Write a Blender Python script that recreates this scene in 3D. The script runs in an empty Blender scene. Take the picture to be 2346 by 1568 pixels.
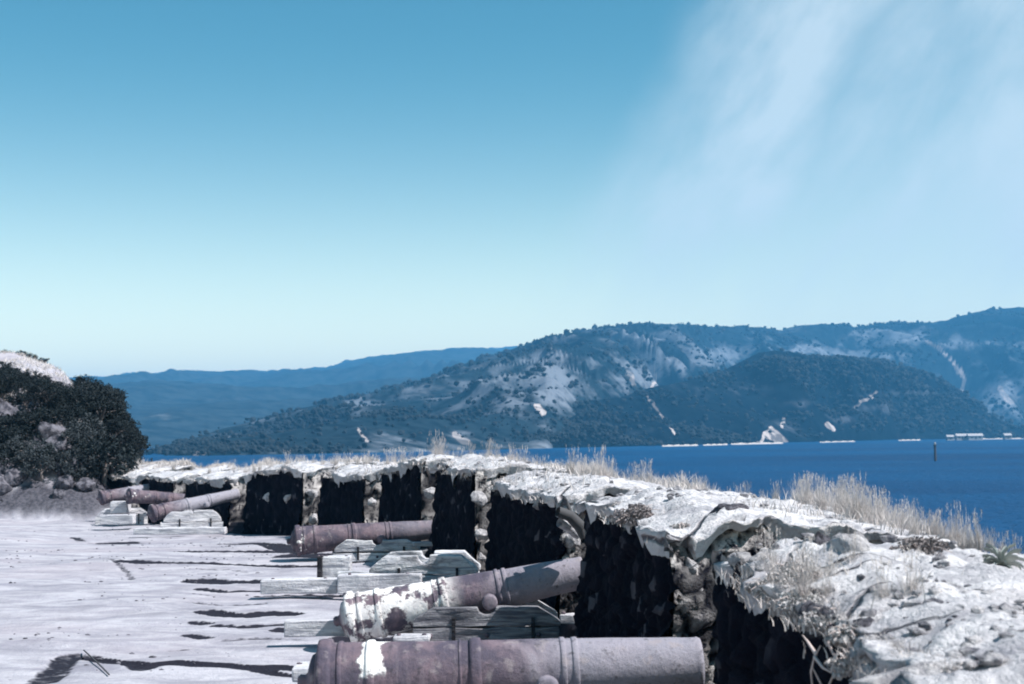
import bpy, bmesh, math, random
import numpy as np
from mathutils import Vector, Matrix, Euler

S = bpy.context.scene
COL = S.collection
R = math.radians
rng = np.random.default_rng(7)

# ------------------------------------------------------------------ camera
CAMZ = 2.1
cd = bpy.data.cameras.new('camera')
cd.lens = 50; cd.sensor_width = 36; cd.clip_start = 0.1; cd.clip_end = 20000
cam = bpy.data.objects.new('camera', cd); COL.objects.link(cam)
cam.location = (0, 0, CAMZ)
cam.rotation_euler = (R(90 + 3.76), R(0.54), 0)
S.camera = cam
cd.dof.use_dof = True; cd.dof.focus_distance = 16.0; cd.dof.aperture_fstop = 3.6
S.cycles.filter_width = 1.9
CROT = cam.rotation_euler.to_matrix()

# ------------------------------------------------------------------ world, sun
SUN = Vector((0.585, -0.20, 0.785)).normalized()
S.view_settings.view_transform = 'Standard'
S.view_settings.look = 'None'
S.view_settings.exposure = 0.78
S.view_settings.gamma = 1.0
W = bpy.data.worlds.new('World'); S.world = W; W.use_nodes = True


class NT:
    """small wrapper for building node trees"""
    def __init__(s, tree):
        s.t = tree
    def n(s, typ, _set=None, **inp):
        nd = s.t.nodes.new(typ)
        for k, v in (_set or {}).items():
            setattr(nd, k, v)
        for k, v in inp.items():
            key = int(k[1:]) if k[0] == 'i' and k[1:].isdigit() else k.replace('_', ' ')
            s.put(nd.inputs[key], v)
        return nd
    def put(s, sock, v):
        if isinstance(v, bpy.types.NodeSocket):
            s.t.links.new(v, sock)
        elif isinstance(v, (tuple, list)):
            if len(v) == 3 and sock.type == 'RGBA':
                v = (*v, 1)
            sock.default_value = v
        else:
            sock.default_value = v
    def m(s, op, a, b=0.0, c=0.0, clamp=False):
        return s.n('ShaderNodeMath', {'operation': op, 'use_clamp': clamp}, i0=a, i1=b, i2=c).outputs[0]
    def noise(s, vec, scale, detail=4, rough=0.55, dist=0.0):
        return s.n('ShaderNodeTexNoise', Vector=vec, Scale=scale, Detail=detail, Roughness=rough, Distortion=dist).outputs['Fac']
    def ss(s, v, a, b):
        return s.n('ShaderNodeMapRange', {'interpolation_type': 'SMOOTHSTEP'}, Value=v, From_Min=a, From_Max=b).outputs[0]
    def mix(s, f, a, b):
        nd = s.n('ShaderNodeMix', {'data_type': 'RGBA'})
        s.put(nd.inputs[0], f); s.put(nd.inputs[6], a); s.put(nd.inputs[7], b)
        return nd.outputs[2]
    def mapv(s, vec, scale=(1, 1, 1), rot=(0, 0, 0), loc=(0, 0, 0)):
        return s.n('ShaderNodeMapping', Vector=vec, Scale=scale, Rotation=rot, Location=loc).outputs[0]
    def coord(s, k='Object'):
        return s.n('ShaderNodeTexCoord').outputs[k]
    def attr(s, name):
        return s.n('ShaderNodeAttribute', {'attribute_name': name}).outputs['Fac']


def build_world():
    t = W.node_tree; t.nodes.clear(); N = NT(t)
    sky = N.n('ShaderNodeTexSky', {'sky_type': 'NISHITA', 'sun_disc': False})
    sky.sun_elevation = math.asin(SUN.z); sky.sun_rotation = math.atan2(SUN.x, SUN.y)
    sky.air_density = 1.0; sky.dust_density = 0.6; sky.ozone_density = 2.5; sky.altitude = 0
    tint = N.mix(1.0, sky.outputs[0], (0.38, .79, .72))
    tint.node.blend_type = 'MULTIPLY'
    zz = N.n('ShaderNodeSeparateXYZ', Vector=N.coord('Generated')).outputs[2]
    hz = N.m('POWER', N.m('SUBTRACT', 1.0, N.ss(zz, -.02, .34)), 1.6)
    glow = N.mix(1.0, sky.outputs[0], (2.65, 1.95, 1.24)); glow.node.blend_type = 'MULTIPLY'
    tint = N.mix(hz, tint, glow)
    # thin drifting cloud, laid out by compass direction
    g = N.coord('Generated')
    xyz = N.n('ShaderNodeSeparateXYZ', Vector=g)
    y = N.m('MAXIMUM', xyz.outputs[1], 0.05)
    u = N.m('DIVIDE', xyz.outputs[0], y); v = N.m('DIVIDE', xyz.outputs[2], y)
    uv = N.n('ShaderNodeCombineXYZ', X=u, Y=v, Z=0.0).outputs[0]
    wob = N.m('MULTIPLY', N.m('SUBTRACT', N.noise(uv, 7, 3, .5), .5), .11)
    # a = distance across the streak direction
    def band(u0, slope, w):
        d = N.m('ADD', N.m('SUBTRACT', N.m('SUBTRACT', u, u0), N.m('MULTIPLY', v, slope)), wob)
        return N.m('SUBTRACT', 1.0, N.ss(N.m('ABSOLUTE', d), w * .15, w))
    st = N.noise(N.mapv(N.mapv(uv, rot=(0, 0, R(38))), (7, 2.4, 1)), 1.7, 6, .55, .3)
    fi = N.noise(N.mapv(N.mapv(uv, rot=(0, 0, R(38))), (14, 7, 1)), 2.0, 6, .6)
    tex = N.m('ADD', N.m('MULTIPLY', st, .75), N.m('MULTIPLY', fi, .25))
    b1 = N.m('MULTIPLY', band(0.05, 0.52, 0.10), 1.15)
    b2 = N.m('MULTIPLY', band(0.17, 0.55, 0.11), 0.85)
    b3 = N.m('MULTIPLY', band(0.36, -0.1, 0.11), 0.8)
    bb = N.m('MAXIMUM', N.m('MAXIMUM', b1, b2), b3)
    c = N.m('MULTIPLY', bb, N.ss(tex, .24, .70))
    c = N.m('MULTIPLY', c, N.ss(v, .05, .17))
    c = N.m('MULTIPLY', c, N.ss(xyz.outputs[1], .2, .5))
    veil = N.m('MULTIPLY', N.ss(N.m('SUBTRACT', u, N.m('MULTIPLY', v, .3)), .0, .25), .34)
    c = N.m('ADD', c, N.m('MULTIPLY', veil, N.ss(xyz.outputs[1], .2, .5)), clamp=True)
    col = N.mix(N.m('MULTIPLY', c, .8), tint, (4.6, 5.5, 6.1))
    bg = N.n('ShaderNodeBackground', Color=col, Strength=0.094)
    out = N.n('ShaderNodeOutputWorld', Surface=bg.outputs[0])
build_world()
sl = bpy.data.lights.new('sun', 'SUN'); sl.energy = 5.0; sl.angle = R(0.5); sl.color = (1.0, 0.955, 0.93)
so = bpy.data.objects.new('sun', sl); COL.objects.link(so)
so.rotation_euler = SUN.to_track_quat('Z', 'Y').to_euler(); so.location = (30, 0, 60)

# ------------------------------------------------------------------ helpers
def ray(u, v):
    return CROT @ Vector(((u - 1173) / 3258.3, -(v - 784) / 3258.3, -1))
def at(u, v, d):
    r = ray(u, v); k = d / r.y
    return Vector((r.x * k, d, CAMZ + r.z * k))
def onz(u, v, z):
    r = ray(u, v); k = (z - CAMZ) / r.z
    return Vector((r.x * k, r.y * k, z))

def sstep(a, b, x):
    t = np.clip((np.asarray(x, float) - a) / (b - a), 0, 1)
    return t * t * (3 - 2 * t)

def _hash(ix, iy, iz, k=0):
    h = (ix.astype(np.int64) * 374761393 + iy.astype(np.int64) * 668265263 + iz.astype(np.int64) * 2147483647 + k * 1274126177) & 0xffffffff
    h = ((h ^ (h >> 13)) * 1274126177) & 0xffffffff
    h = ((h ^ (h >> 16)) * 2246822519) & 0xffffffff
    return ((h ^ (h >> 15)) & 0xffffff) / float(0xffffff)

def vnoise(p):
    p = np.asarray(p, float); i = np.floor(p).astype(np.int64); f = p - i
    f = f * f * f * (f * (f * 6 - 15) + 10)
    r = 0
    for a in (0, 1):
        for b in (0, 1):
            for c in (0, 1):
                w = (f[:, 0] if a else 1 - f[:, 0]) * (f[:, 1] if b else 1 - f[:, 1]) * (f[:, 2] if c else 1 - f[:, 2])
                r = r + w * _hash(i[:, 0] + a, i[:, 1] + b, i[:, 2] + c)
    return r * 2 - 1

def fbm(p, o=4, g=0.5):
    p = np.asarray(p, float); r = 0; a = 1.0
    for k in range(o):
        r = r + a * vnoise(p + k * 17.3); p = p * 2.03; a *= g
    return r

def worley(p):
    p = np.asarray(p, float); i = np.floor(p).astype(np.int64)
    f1 = np.full(len(p), 9.0); f2 = f1.copy(); idv = f1 * 0
    for a in (-1, 0, 1):
        for b in (-1, 0, 1):
            for c in (-1, 0, 1):
                x, y, z = i[:, 0] + a, i[:, 1] + b, i[:, 2] + c
                q = np.stack([x + _hash(x, y, z, 1), y + _hash(x, y, z, 2), z + _hash(x, y, z, 3)], 1)
                d = np.linalg.norm(q - p, axis=1)
                n = d < f1
                f2 = np.where(n, f1, np.minimum(f2, d)); idv = np.where(n, _hash(x, y, z, 4), idv); f1 = np.where(n, d, f1)
    return f1, f2, idv

def gridf(nu, nv, off=0):
    a = (np.arange(nu - 1)[:, None] * nv + np.arange(nv - 1)[None, :]).ravel() + off
    return np.stack([a, a + nv, a + nv + 1, a + 1], 1)

def mesh_np(name, v, f, mats=None, smooth=True, attrs=None, fm=None):
    me = bpy.data.meshes.new(name)
    v = np.asarray(v, np.float32); f = np.asarray(f, np.int32); k = f.shape[1]
    me.vertices.add(len(v)); me.vertices.foreach_set('co', v.ravel())
    me.loops.add(f.size); me.loops.foreach_set('vertex_index', f.ravel())
    me.polygons.add(len(f)); me.polygons.foreach_set('loop_start', np.arange(0, f.size, k, dtype=np.int32))
    me.polygons.foreach_set('use_smooth', np.full(len(f), smooth))
    for m_ in (mats if isinstance(mats, (list, tuple)) else [mats]):
        if m_: me.materials.append(m_)
    if fm is not None: me.polygons.foreach_set('material_index', np.asarray(fm, np.int32))
    for an, av in (attrs or {}).items():
        at_ = me.attributes.new(an, 'FLOAT', 'POINT'); at_.data.foreach_set('value', np.asarray(av, np.float32))
    me.update(calc_edges=True); me.validate()
    return me

def link(name, me, parent=None, loc=None):
    o = bpy.data.objects.new(name, me); COL.objects.link(o)
    if parent: o.parent = parent
    if loc is not None: o.location = loc
    return o
def tag(o, label=None, cat=None, group=None, kind=None):
    if label: o['label'] = label
    if cat: o['category'] = cat
    if group: o['group'] = group
    if kind: o['kind'] = kind
    return o
def thing(name, label, cat, loc=(0, 0, 0), rot=(0, 0, 0), group=None):
    o = bpy.data.objects.new(name, None); COL.objects.link(o)
    o.empty_display_size = .2
    o.location = loc; o.rotation_euler = rot
    return tag(o, label, cat, group)
def bm_mesh(name, bm, mat, smooth=False):
    me = bpy.data.meshes.new(name); bmesh.ops.recalc_face_normals(bm, faces=bm.faces[:])
    bm.to_mesh(me); bm.free()
    if mat: me.materials.append(mat)
    if smooth:
        me.polygons.foreach_set('use_smooth', [True] * len(me.polygons))
    return me

def tube_arrays(pts, rad, n=7):
    pts = np.asarray(pts, float); V = []; k = len(pts)
    for i in range(k):
        d = pts[min(i + 1, k - 1)] - pts[max(i - 1, 0)]; d = d / (np.linalg.norm(d) + 1e-9)
        a = np.cross(d, [0.3, .2, 1] if abs(d[2]) < .9 else [1, 0, .1]); a /= np.linalg.norm(a); b = np.cross(d, a)
        th = np.arange(n) * 2 * np.pi / n
        V.append(pts[i] + rad[i] * (np.cos(th)[:, None] * a + np.sin(th)[:, None] * b))
    V = np.concatenate(V); F = []
    for i in range(k - 1):
        for j in range(n):
            F.append((i * n + j, i * n + (j + 1) % n, (i + 1) * n + (j + 1) % n, (i + 1) * n + j))
    return V, np.array(F)
class Acc:
    def __init__(s): s.v = []; s.f = []; s.n = 0
    def add(s, v, f):
        v = np.asarray(v, float); s.v.append(v); s.f.append(np.asarray(f) + s.n); s.n += len(v)
    def mesh(s, name, mat, smooth=True, attrs=None):
        return mesh_np(name, np.concatenate(s.v), np.concatenate(s.f), mat, smooth, attrs)

# ------------------------------------------------------------------ materials
def new_mat(name):
    m = bpy.data.materials.new(name); m.use_nodes = True
    t = m.node_tree; t.nodes.clear(); N = NT(t)
    b = N.n('ShaderNodeBsdfPrincipled'); o = N.n('ShaderNodeOutputMaterial', Surface=b.outputs[0])
    return m, N, b
def bump(N, b, h, dist, strength=1.0):
    N.put(b.inputs['Normal'], N.n('ShaderNodeBump', Height=h, Distance=dist, Strength=strength).outputs[0])

def mat_ground():
    m, N, b = new_mat('pale_trodden_ground')
    p = N.coord('Object')
    st = N.noise(N.mapv(p, (.75, 1.35, 1)), 1.3, 8, .64, .9)
    fi = N.noise(p, 9, 6, .65)
    big = N.noise(N.mapv(p, (.6, 1, 1)), .35, 3, .5)
    c = N.mix(N.ss(st, .35, .65), (.255, .25, .29), (.42, .412, .45))
    c = N.mix(N.m('MULTIPLY', N.ss(big, .45, .65), .5), c, (.36, .33, .365))
    c = N.mix(N.m('MULTIPLY', N.ss(fi, .56, .74), .6), c, (.20, .195, .24))
    c = N.mix(N.m('MULTIPLY', N.ss(N.noise(p, 2.6, 7, .68, .6), .52, .68), .42), c, (.25, .235, .29))
    sp = N.n('ShaderNodeTexVoronoi', Vector=p, Scale=26.0).outputs['Distance']
    c = N.mix(N.m('MULTIPLY', N.m('SUBTRACT', 1.0, N.ss(sp, .05, .16)), .4), c, (.3, .28, .3))
    c = N.mix(N.m('MULTIPLY', N.ss(N.noise(N.mapv(p, (.6, 2.0, 1)), 2.0, 6, .62, .8), .58, .70), .30), c, (.20, .20, .25))
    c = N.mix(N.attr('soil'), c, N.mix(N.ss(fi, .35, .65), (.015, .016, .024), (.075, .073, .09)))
    c = N.mix(N.ss(N.m('ADD', N.attr('dirt_shade'), N.m('MULTIPLY', N.m('SUBTRACT', N.noise(p, 7, 5, .65), .5), .95)), .30, .62), c, (.016, .016, .025))
    N.put(b.inputs['Base Color'], c); N.put(b.inputs['Roughness'], .95); N.put(b.inputs['Specular IOR Level'], .15)
    h = N.m('ADD', N.m('MULTIPLY', st, 1.4), N.m('ADD', fi, N.m('MULTIPLY', N.noise(p, 40, 3, .6), .35)))
    bump(N, b, h, .04, .7)
    return m
def mat_cap():
    m, N, b = new_mat('pale_weathered_capping')
    p = N.coord('Object')
    w = N.mapv(p, (.9, 1.25, 1.0), (0, 0, R(-28)))
    st = N.noise(w, 2.2, 6, .62, .8)
    fi = N.noise(p, 14, 6, .68)
    cr = N.n('ShaderNodeTexVoronoi', {'feature': 'DISTANCE_TO_EDGE'}, Vector=N.n('ShaderNodeMix', {'data_type': 'VECTOR'}, i0=.12, i4=w, i5=N.n('ShaderNodeTexNoise', Vector=p, Scale=3.0, Detail=4.0).outputs['Color']).outputs[1], Scale=1.5).outputs['Distance']
    crack = N.m('SUBTRACT', 1.0, N.ss(cr, .004, .03))
    crack = N.m('MULTIPLY', crack, N.ss(N.noise(p, 1.1, 2), .48, .6))
    c = N.mix(N.ss(st, .33, .66), (.36, .355, .385), (.66, .645, .66))
    c = N.mix(N.m('MULTIPLY', N.ss(fi, .54, .70), .75), c, (.20, .20, .235))
    c = N.mix(N.m('MULTIPLY', N.ss(N.noise(p, .8, 3), .55, .7), .5), c, (.52, .485, .495))
    c = N.mix(N.m('MULTIPLY', crack, .85), c, (.05, .05, .065))
    c = N.mix(N.m('MULTIPLY', N.attr('dirt_shade'), .8), c, (.07, .07, .085))
    N.put(b.inputs['Base Color'], c); N.put(b.inputs['Roughness'], .95); N.put(b.inputs['Specular IOR Level'], .15)
    h = N.m('SUBTRACT', N.m('ADD', N.m('MULTIPLY', st, 1.3), fi), N.m('MULTIPLY', crack, .9))
    bump(N, b, h, .06, 1.0)
    return m
def mat_rubble():
    m, N, b = new_mat('shade_dark_rubble')
    p = N.coord('Object')
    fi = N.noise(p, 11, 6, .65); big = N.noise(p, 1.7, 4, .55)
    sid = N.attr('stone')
    c = N.mix(sid, (.003, .004, .009), (.012, .012, .020))  # near-black base puts the walls' deep shade into the colour
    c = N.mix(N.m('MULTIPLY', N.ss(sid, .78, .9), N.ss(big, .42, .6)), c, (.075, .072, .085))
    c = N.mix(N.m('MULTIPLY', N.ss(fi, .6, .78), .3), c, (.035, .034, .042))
    c = N.mix(N.m('MULTIPLY', N.attr('lime'), N.ss(fi, .36, .52)), c, (.52, .49, .48))  # lime mortar, together with the sunlight painted on the cheeks
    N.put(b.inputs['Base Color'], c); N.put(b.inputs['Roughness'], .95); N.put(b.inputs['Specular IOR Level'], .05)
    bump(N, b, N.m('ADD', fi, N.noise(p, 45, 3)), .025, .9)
    return m
def mat_rock(name, dark, light, sc=3.0):
    m, N, b = new_mat(name)
    p = N.coord('Object')
    a = N.noise(p, sc, 6, .62, .3); fi = N.noise(p, sc * 6, 5, .65)
    c = N.mix(N.ss(a, .36, .62), dark, light)
    c = N.mix(N.m('MULTIPLY', N.ss(fi, .55, .72), .6), c, tuple(x * .4 for x in dark))
    N.put(b.inputs['Base Color'], c); N.put(b.inputs['Roughness'], .95); N.put(b.inputs['Specular IOR Level'], .15)
    bump(N, b, N.m('ADD', a, N.m('MULTIPLY', fi, .5)), .05, 1.0)
    return m
def mat_iron(seed, x0, x1, th, grey=0.5, ring=None, lift=1.0):
    """rusted iron; pale limewash patches between x0 and x1 (metres from the breech)"""
    m, N, b = new_mat('rusted_cast_iron')
    p = N.mapv(N.coord('Object'), loc=(0, seed * 3.7, seed * 1.9))
    x = N.n('ShaderNodeSeparateXYZ', Vector=N.coord('Object')).outputs[0]
    a = N.noise(p, 3.2, 6, .6, .5); f = N.noise(p, 17, 6, .68); l = N.noise(p, 5.0, 5, .58, .3)
    c = N.mix(N.ss(a, .38, .62), tuple(v * lift for v in (.062, .053, .076)), tuple(v * lift for v in (.142, .104, .124)))
    sk = N.noise(N.mapv(p, (9, 1.2, 1.2)), 1.6, 5, .6, .3)
    c = N.mix(N.m('MULTIPLY', N.ss(sk, .5, .68), .55), c, (.05, .046, .062))
    c = N.mix(N.m('MULTIPLY', N.m('SUBTRACT', 1.0, N.ss(sk, .30, .45)), .4), c, (.24, .20, .22))
    worn = N.m('MULTIPLY', N.ss(N.m('ADD', x, N.m('MULTIPLY', N.m('SUBTRACT', a, .5), .9)), 1.35 - .9 * max(0, grey - .6), 1.95 - .9 * max(0, grey - .6)), min(grey, .9))
    c = N.mix(worn, c, N.mix(f, (.16, .155, .195), (.40, .39, .44)))
    c = N.mix(N.m('MULTIPLY', N.ss(f, .54, .70), .75), c, (.035, .033, .042))
    c = N.mix(N.m('MULTIPLY', N.ss(N.noise(p, 9, 4, .6), .56, .68), .5), c, (.28, .245, .25))
    msk = N.m('MULTIPLY', N.ss(x, x0 - .05, x0 + .05), N.m('SUBTRACT', 1.0, N.ss(x, x1 - .25, x1 + .1)))
    l = N.m('ADD', N.m('MULTIPLY', l, .72), N.m('MULTIPLY', N.noise(p, 13, 6, .7), .28))
    lm = N.m('MULTIPLY', N.ss(l, th + .01, th + .075), msk)
    if ring:
        xr = N.m('ADD', x, N.m('MULTIPLY', N.m('SUBTRACT', l, .5), .30))
        r = N.m('MULTIPLY', N.ss(xr, ring[0] - .012, ring[0] + .012), N.m('SUBTRACT', 1.0, N.ss(xr, ring[1] - .012, ring[1] + .012)))
        z = N.n('ShaderNodeSeparateXYZ', Vector=N.coord('Object')).outputs[2]
        r = N.m('MULTIPLY', r, N.ss(N.m('ADD', z, N.m('MULTIPLY', N.m('SUBTRACT', l, .5), .35)), .02, .06))
        lm = N.m('MAXIMUM', lm, r)
    lm = N.m('MULTIPLY', lm, N.ss(f, .30, .42))
    c = N.mix(lm, c, N.mix(N.ss(N.noise(p, 8, 5, .65), .35, .6), (.60, .58, .58), (.80, .78, .76)))
    N.put(b.inputs['Base Color'], c); N.put(b.inputs['Roughness'], .78); N.put(b.inputs['Specular IOR Level'], .3)
    bump(N, b, N.m('ADD', N.m('ADD', f, N.m('MULTIPLY', a, .6)), N.m('MULTIPLY', lm, .5)), .014, .9)
    return m
def mat_wood(name, dark, light, seed=0, stain=.45):
    m, N, b = new_mat(name)
    p = N.mapv(N.coord('Object'), loc=(seed * 2.3, seed, 0))
    g = N.noise(N.mapv(p, (1.2, 14, 14)), 1.8, 6, .62, .5); f = N.noise(p, 18, 5, .65); s = N.noise(N.mapv(p, (.8, 1.5, 2)), 2.4, 4, .6)
    c = N.mix(N.ss(g, .36, .62), dark, light)
    c = N.mix(N.m('MULTIPLY', N.ss(s, .5, .68), stain), c, (.09, .09, .105))
    c = N.mix(N.m('MULTIPLY', N.ss(f, .58, .7), .5), c, (.13, .13, .145))
    N.put(b.inputs['Base Color'], c); N.put(b.inputs['Roughness'], .9); N.put(b.inputs['Specular IOR Level'], .2)
    bump(N, b, N.m('ADD', N.m('MULTIPLY', g, 1.2), f), .018, 1.0)
    return m
def mat_leaf(name, a, c2, sc=.6, trans=0.0):
    m, N, b = new_mat(name)
    p = N.coord('Object'); n = N.noise(p, sc, 3)
    k = N.attr('tone')
    c = N.mix(N.m('ADD', N.m('MULTIPLY', n, .5), N.m('MULTIPLY', k, .5)), a, c2)
    N.put(b.inputs['Base Color'], c); N.put(b.inputs['Roughness'], .75); N.put(b.inputs['Specular IOR Level'], .25)
    return m
def mat_plain(name, col, var=.25, sc=3, rough=.85):
    m, N, b = new_mat(name)
    p = N.coord('Object'); n = N.noise(p, sc, 5, .6)
    N.put(b.inputs['Base Color'], N.mix(n, tuple(x * (1 - var) for x in col), tuple(min(1, x * (1 + var)) for x in col)))
    N.put(b.inputs['Roughness'], rough)
    bump(N, b, n, .01, .5)
    return m
def mat_hill(name, dark, mid, pale, th, sc, pos=None):
    """scrub and bare grass; 'bare' attribute marks pale scars"""
    m, N, b = new_mat(name)
    p = N.coord('Object')
    a = N.noise(p, sc, 8, .62, .4); f = N.noise(p, sc * 9, 5, .7); q = N.noise(N.mapv(p, (1, 1, 1.2)), sc * 2.6, 6, .65, .6)
    c = N.mix(N.ss(f, .35, .62), dark, mid)
    k = N.m('ADD', N.m('MULTIPLY', a, .6), N.m('ADD', N.m('MULTIPLY', q, .4), N.m('MULTIPLY', N.attr('bare'), .33)))
    pl = N.m('MULTIPLY', N.ss(k, th, th + .15), N.ss(f, .30, .50))
    c = N.mix(pl, c, pale)
    c = N.mix(N.m('MULTIPLY', N.ss(N.attr('scar'), .25, .8), N.m('ADD', .25, N.m('MULTIPLY', N.ss(q, .42, .58), .75))), c, (.38, .34, .33))
    N.put(b.inputs['Base Color'], c); N.put(b.inputs['Roughness'], 1.0); N.put(b.inputs['Specular IOR Level'], .0)
    return m
def mat_sea():
    m, N, b = new_mat('sea_water')
    p = N.coord('Object')
    w1 = N.noise(N.mapv(p, (1, 1.0, 1)), .55, 6, .62, .3)
    w2 = N.noise(N.mapv(p, (.35, 1, 1), (0, 0, R(8))), .012, 5, .6, .5)
    N.put(b.inputs['Base Color'], N.mix(N.ss(w2, .38, .62), (.002, .034, .100), (.005, .056, .145)))
    N.put(b.inputs['Roughness'], N.m('ADD', .38, N.m('MULTIPLY', w2, .2))); N.put(b.inputs['IOR'], 1.33); N.put(b.inputs['Specular IOR Level'], .06)
    bump(N, b, w1, 1.2, 1.0)
    return m

M_GROUND = mat_ground(); M_CAP = mat_cap(); M_RUB = mat_rubble()
M_ROCK = mat_rock('pale_boulder_rock', (.30, .29, .31), (.58, .56, .57), 2.5)
M_ROCKD = mat_rock('grey_hillside_rock', (.03, .03, .04), (.15, .145, .17), 2.4)
M_LITTER = mat_rock('stone_chips', (.10, .10, .12), (.46, .445, .46), 7.0)
M_WOOD = mat_wood('bleached_carriage_timber', (.29, .30, .34), (.62, .615, .63), 0, .7)
M_WOODD = mat_wood('dark_stained_carriage_timber', (.09, .09, .11), (.27, .265, .28), 3, .85)
M_SHADEB = mat_wood('black_shade_timber', (.01, .01, .014), (.03, .03, .035), 7, .3)  # near-black, for strips that stand in for shade
M_SLEEP = mat_wood('bleached_sleeper_timber', (.36, .36, .40), (.60, .59, .61), 5, .35)
M_GRASS = mat_leaf('bleached_dry_grass', (.36, .33, .33), (.66, .61, .58), .8)
M_SCRUB = mat_leaf('dry_pale_scrub_leaves', (.26, .25, .26), (.60, .57, .56), 1.2)
M_GREEN = mat_leaf('dark_tree_leaves', (.004, .008, .012), (.015, .024, .026), .5)
M_GREEN2 = mat_leaf('olive_shrub_leaves', (.015, .022, .027), (.055, .065, .072), .5)
M_BROWN = mat_leaf('brown_scrub_leaves', (.09, .08, .085), (.28, .25, .25), 1.2)
M_BARK = mat_plain('grey_bark', (.16, .14, .14), .4, 6)
M_TWIG = mat_plain('pale_dead_twig', (.50, .42, .40), .3, 9)
M_AGAVE = mat_leaf('grey_green_rosette_leaf', (.14, .18, .17), (.42, .44, .42), 2)
M_WALL = mat_plain('whitewashed_wall', (.36, .35, .35), .2, .5)
M_ROOF = mat_plain('pale_tin_roof', (.36, .35, .36), .3, .5)
M_STEEL = mat_plain('dark_weathered_pile', (.05, .05, .055), .3, 1)

# ------------------------------------------------------------------ battery line
KN = np.array([(-14, 3.6), (-6, 2.75), (0, 2.15), (4, 1.75), (6.8, 1.46), (9.3, 1.16), (14.3, .60), (19.4, -.40), (24.7, -1.45), (29.3, -2.86), (33.3, -4.68), (37.5, -7.2), (41.8, -9.75), (45.5, -12.0), (50, -14.6), (60, -20), (80, -30), (130, -52)])
def _smooth_interp(x, kx, ky):
    sl_ = np.gradient(ky, kx); i = np.clip(np.searchsorted(kx, x) - 1, 0, len(kx) - 2)
    h = kx[i + 1] - kx[i]; t = np.clip((x - kx[i]) / h, 0, 1)
    return (2*t**3-3*t**2+1)*ky[i] + (t**3-2*t**2+t)*h*sl_[i] + (-2*t**3+3*t**2)*ky[i+1] + (t**3-t**2)*h*sl_[i+1]
def xw(d): return _smooth_interp(np.asarray(d, float), KN[:, 0], KN[:, 1])
def slope(d): return (xw(np.asarray(d) + .15) - xw(np.asarray(d) - .15)) / .3
def P(d, w):
    d = np.asarray(d, float); s = slope(d); L = np.sqrt(1 + s * s)
    return xw(d) + w / L, d - w * s / L
def zplat(d, w):
    return -.42 * sstep(25, 42, d) * sstep(-9, -3, w)
HT = np.array([(-14, 1.0), (4, 1.16), (7, 1.36), (8.0, 1.46), (8.8, 1.49), (9.6, 1.52), (12, 1.60), (14, 1.56), (17, 1.60), (19, 1.64), (22, 1.80), (25, 1.78), (27, 1.76), (29.3, 1.50), (31, 1.36), (35, 1.46), (39, 1.08), (44, 1.0), (50, 1.0), (130, 1.0)])
TH = 2.5
def ztop(d, w):
    d = np.asarray(d, float); w = np.asarray(w, float)
    base = np.interp(d, HT[:, 0], HT[:, 1])
    out = np.interp(d, [0, 9, 12, 19, 25, 30, 34, 38, 42, 50], [1.22, 1.31, 1.34, 1.42, 1.42, 1.48, 1.5, 1.42, 1.2, 1.2])
    x, y = P(d, w)
    p = np.stack([x, y, x * 0], 1)
    t = sstep(.2, TH, w)
    z = base * (1 - t) + out * t
    z = z + .045 * fbm(p * [.9, .7, 1], 3) + .02 * np.abs(fbm(p * [2.1, 2.6, 1] + 9, 4))
    z = z - (.13 + .05 * fbm(p * 1.3 + 70, 3)) * (1 - sstep(0, .55, w)) - .25 * sstep(TH - .4, TH + .1, w)
    return z
EMB = [9.3, 14.3, 19.4, 24.7, 29.3, 33.3, 37.5, 41.8, 45.5]

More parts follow.
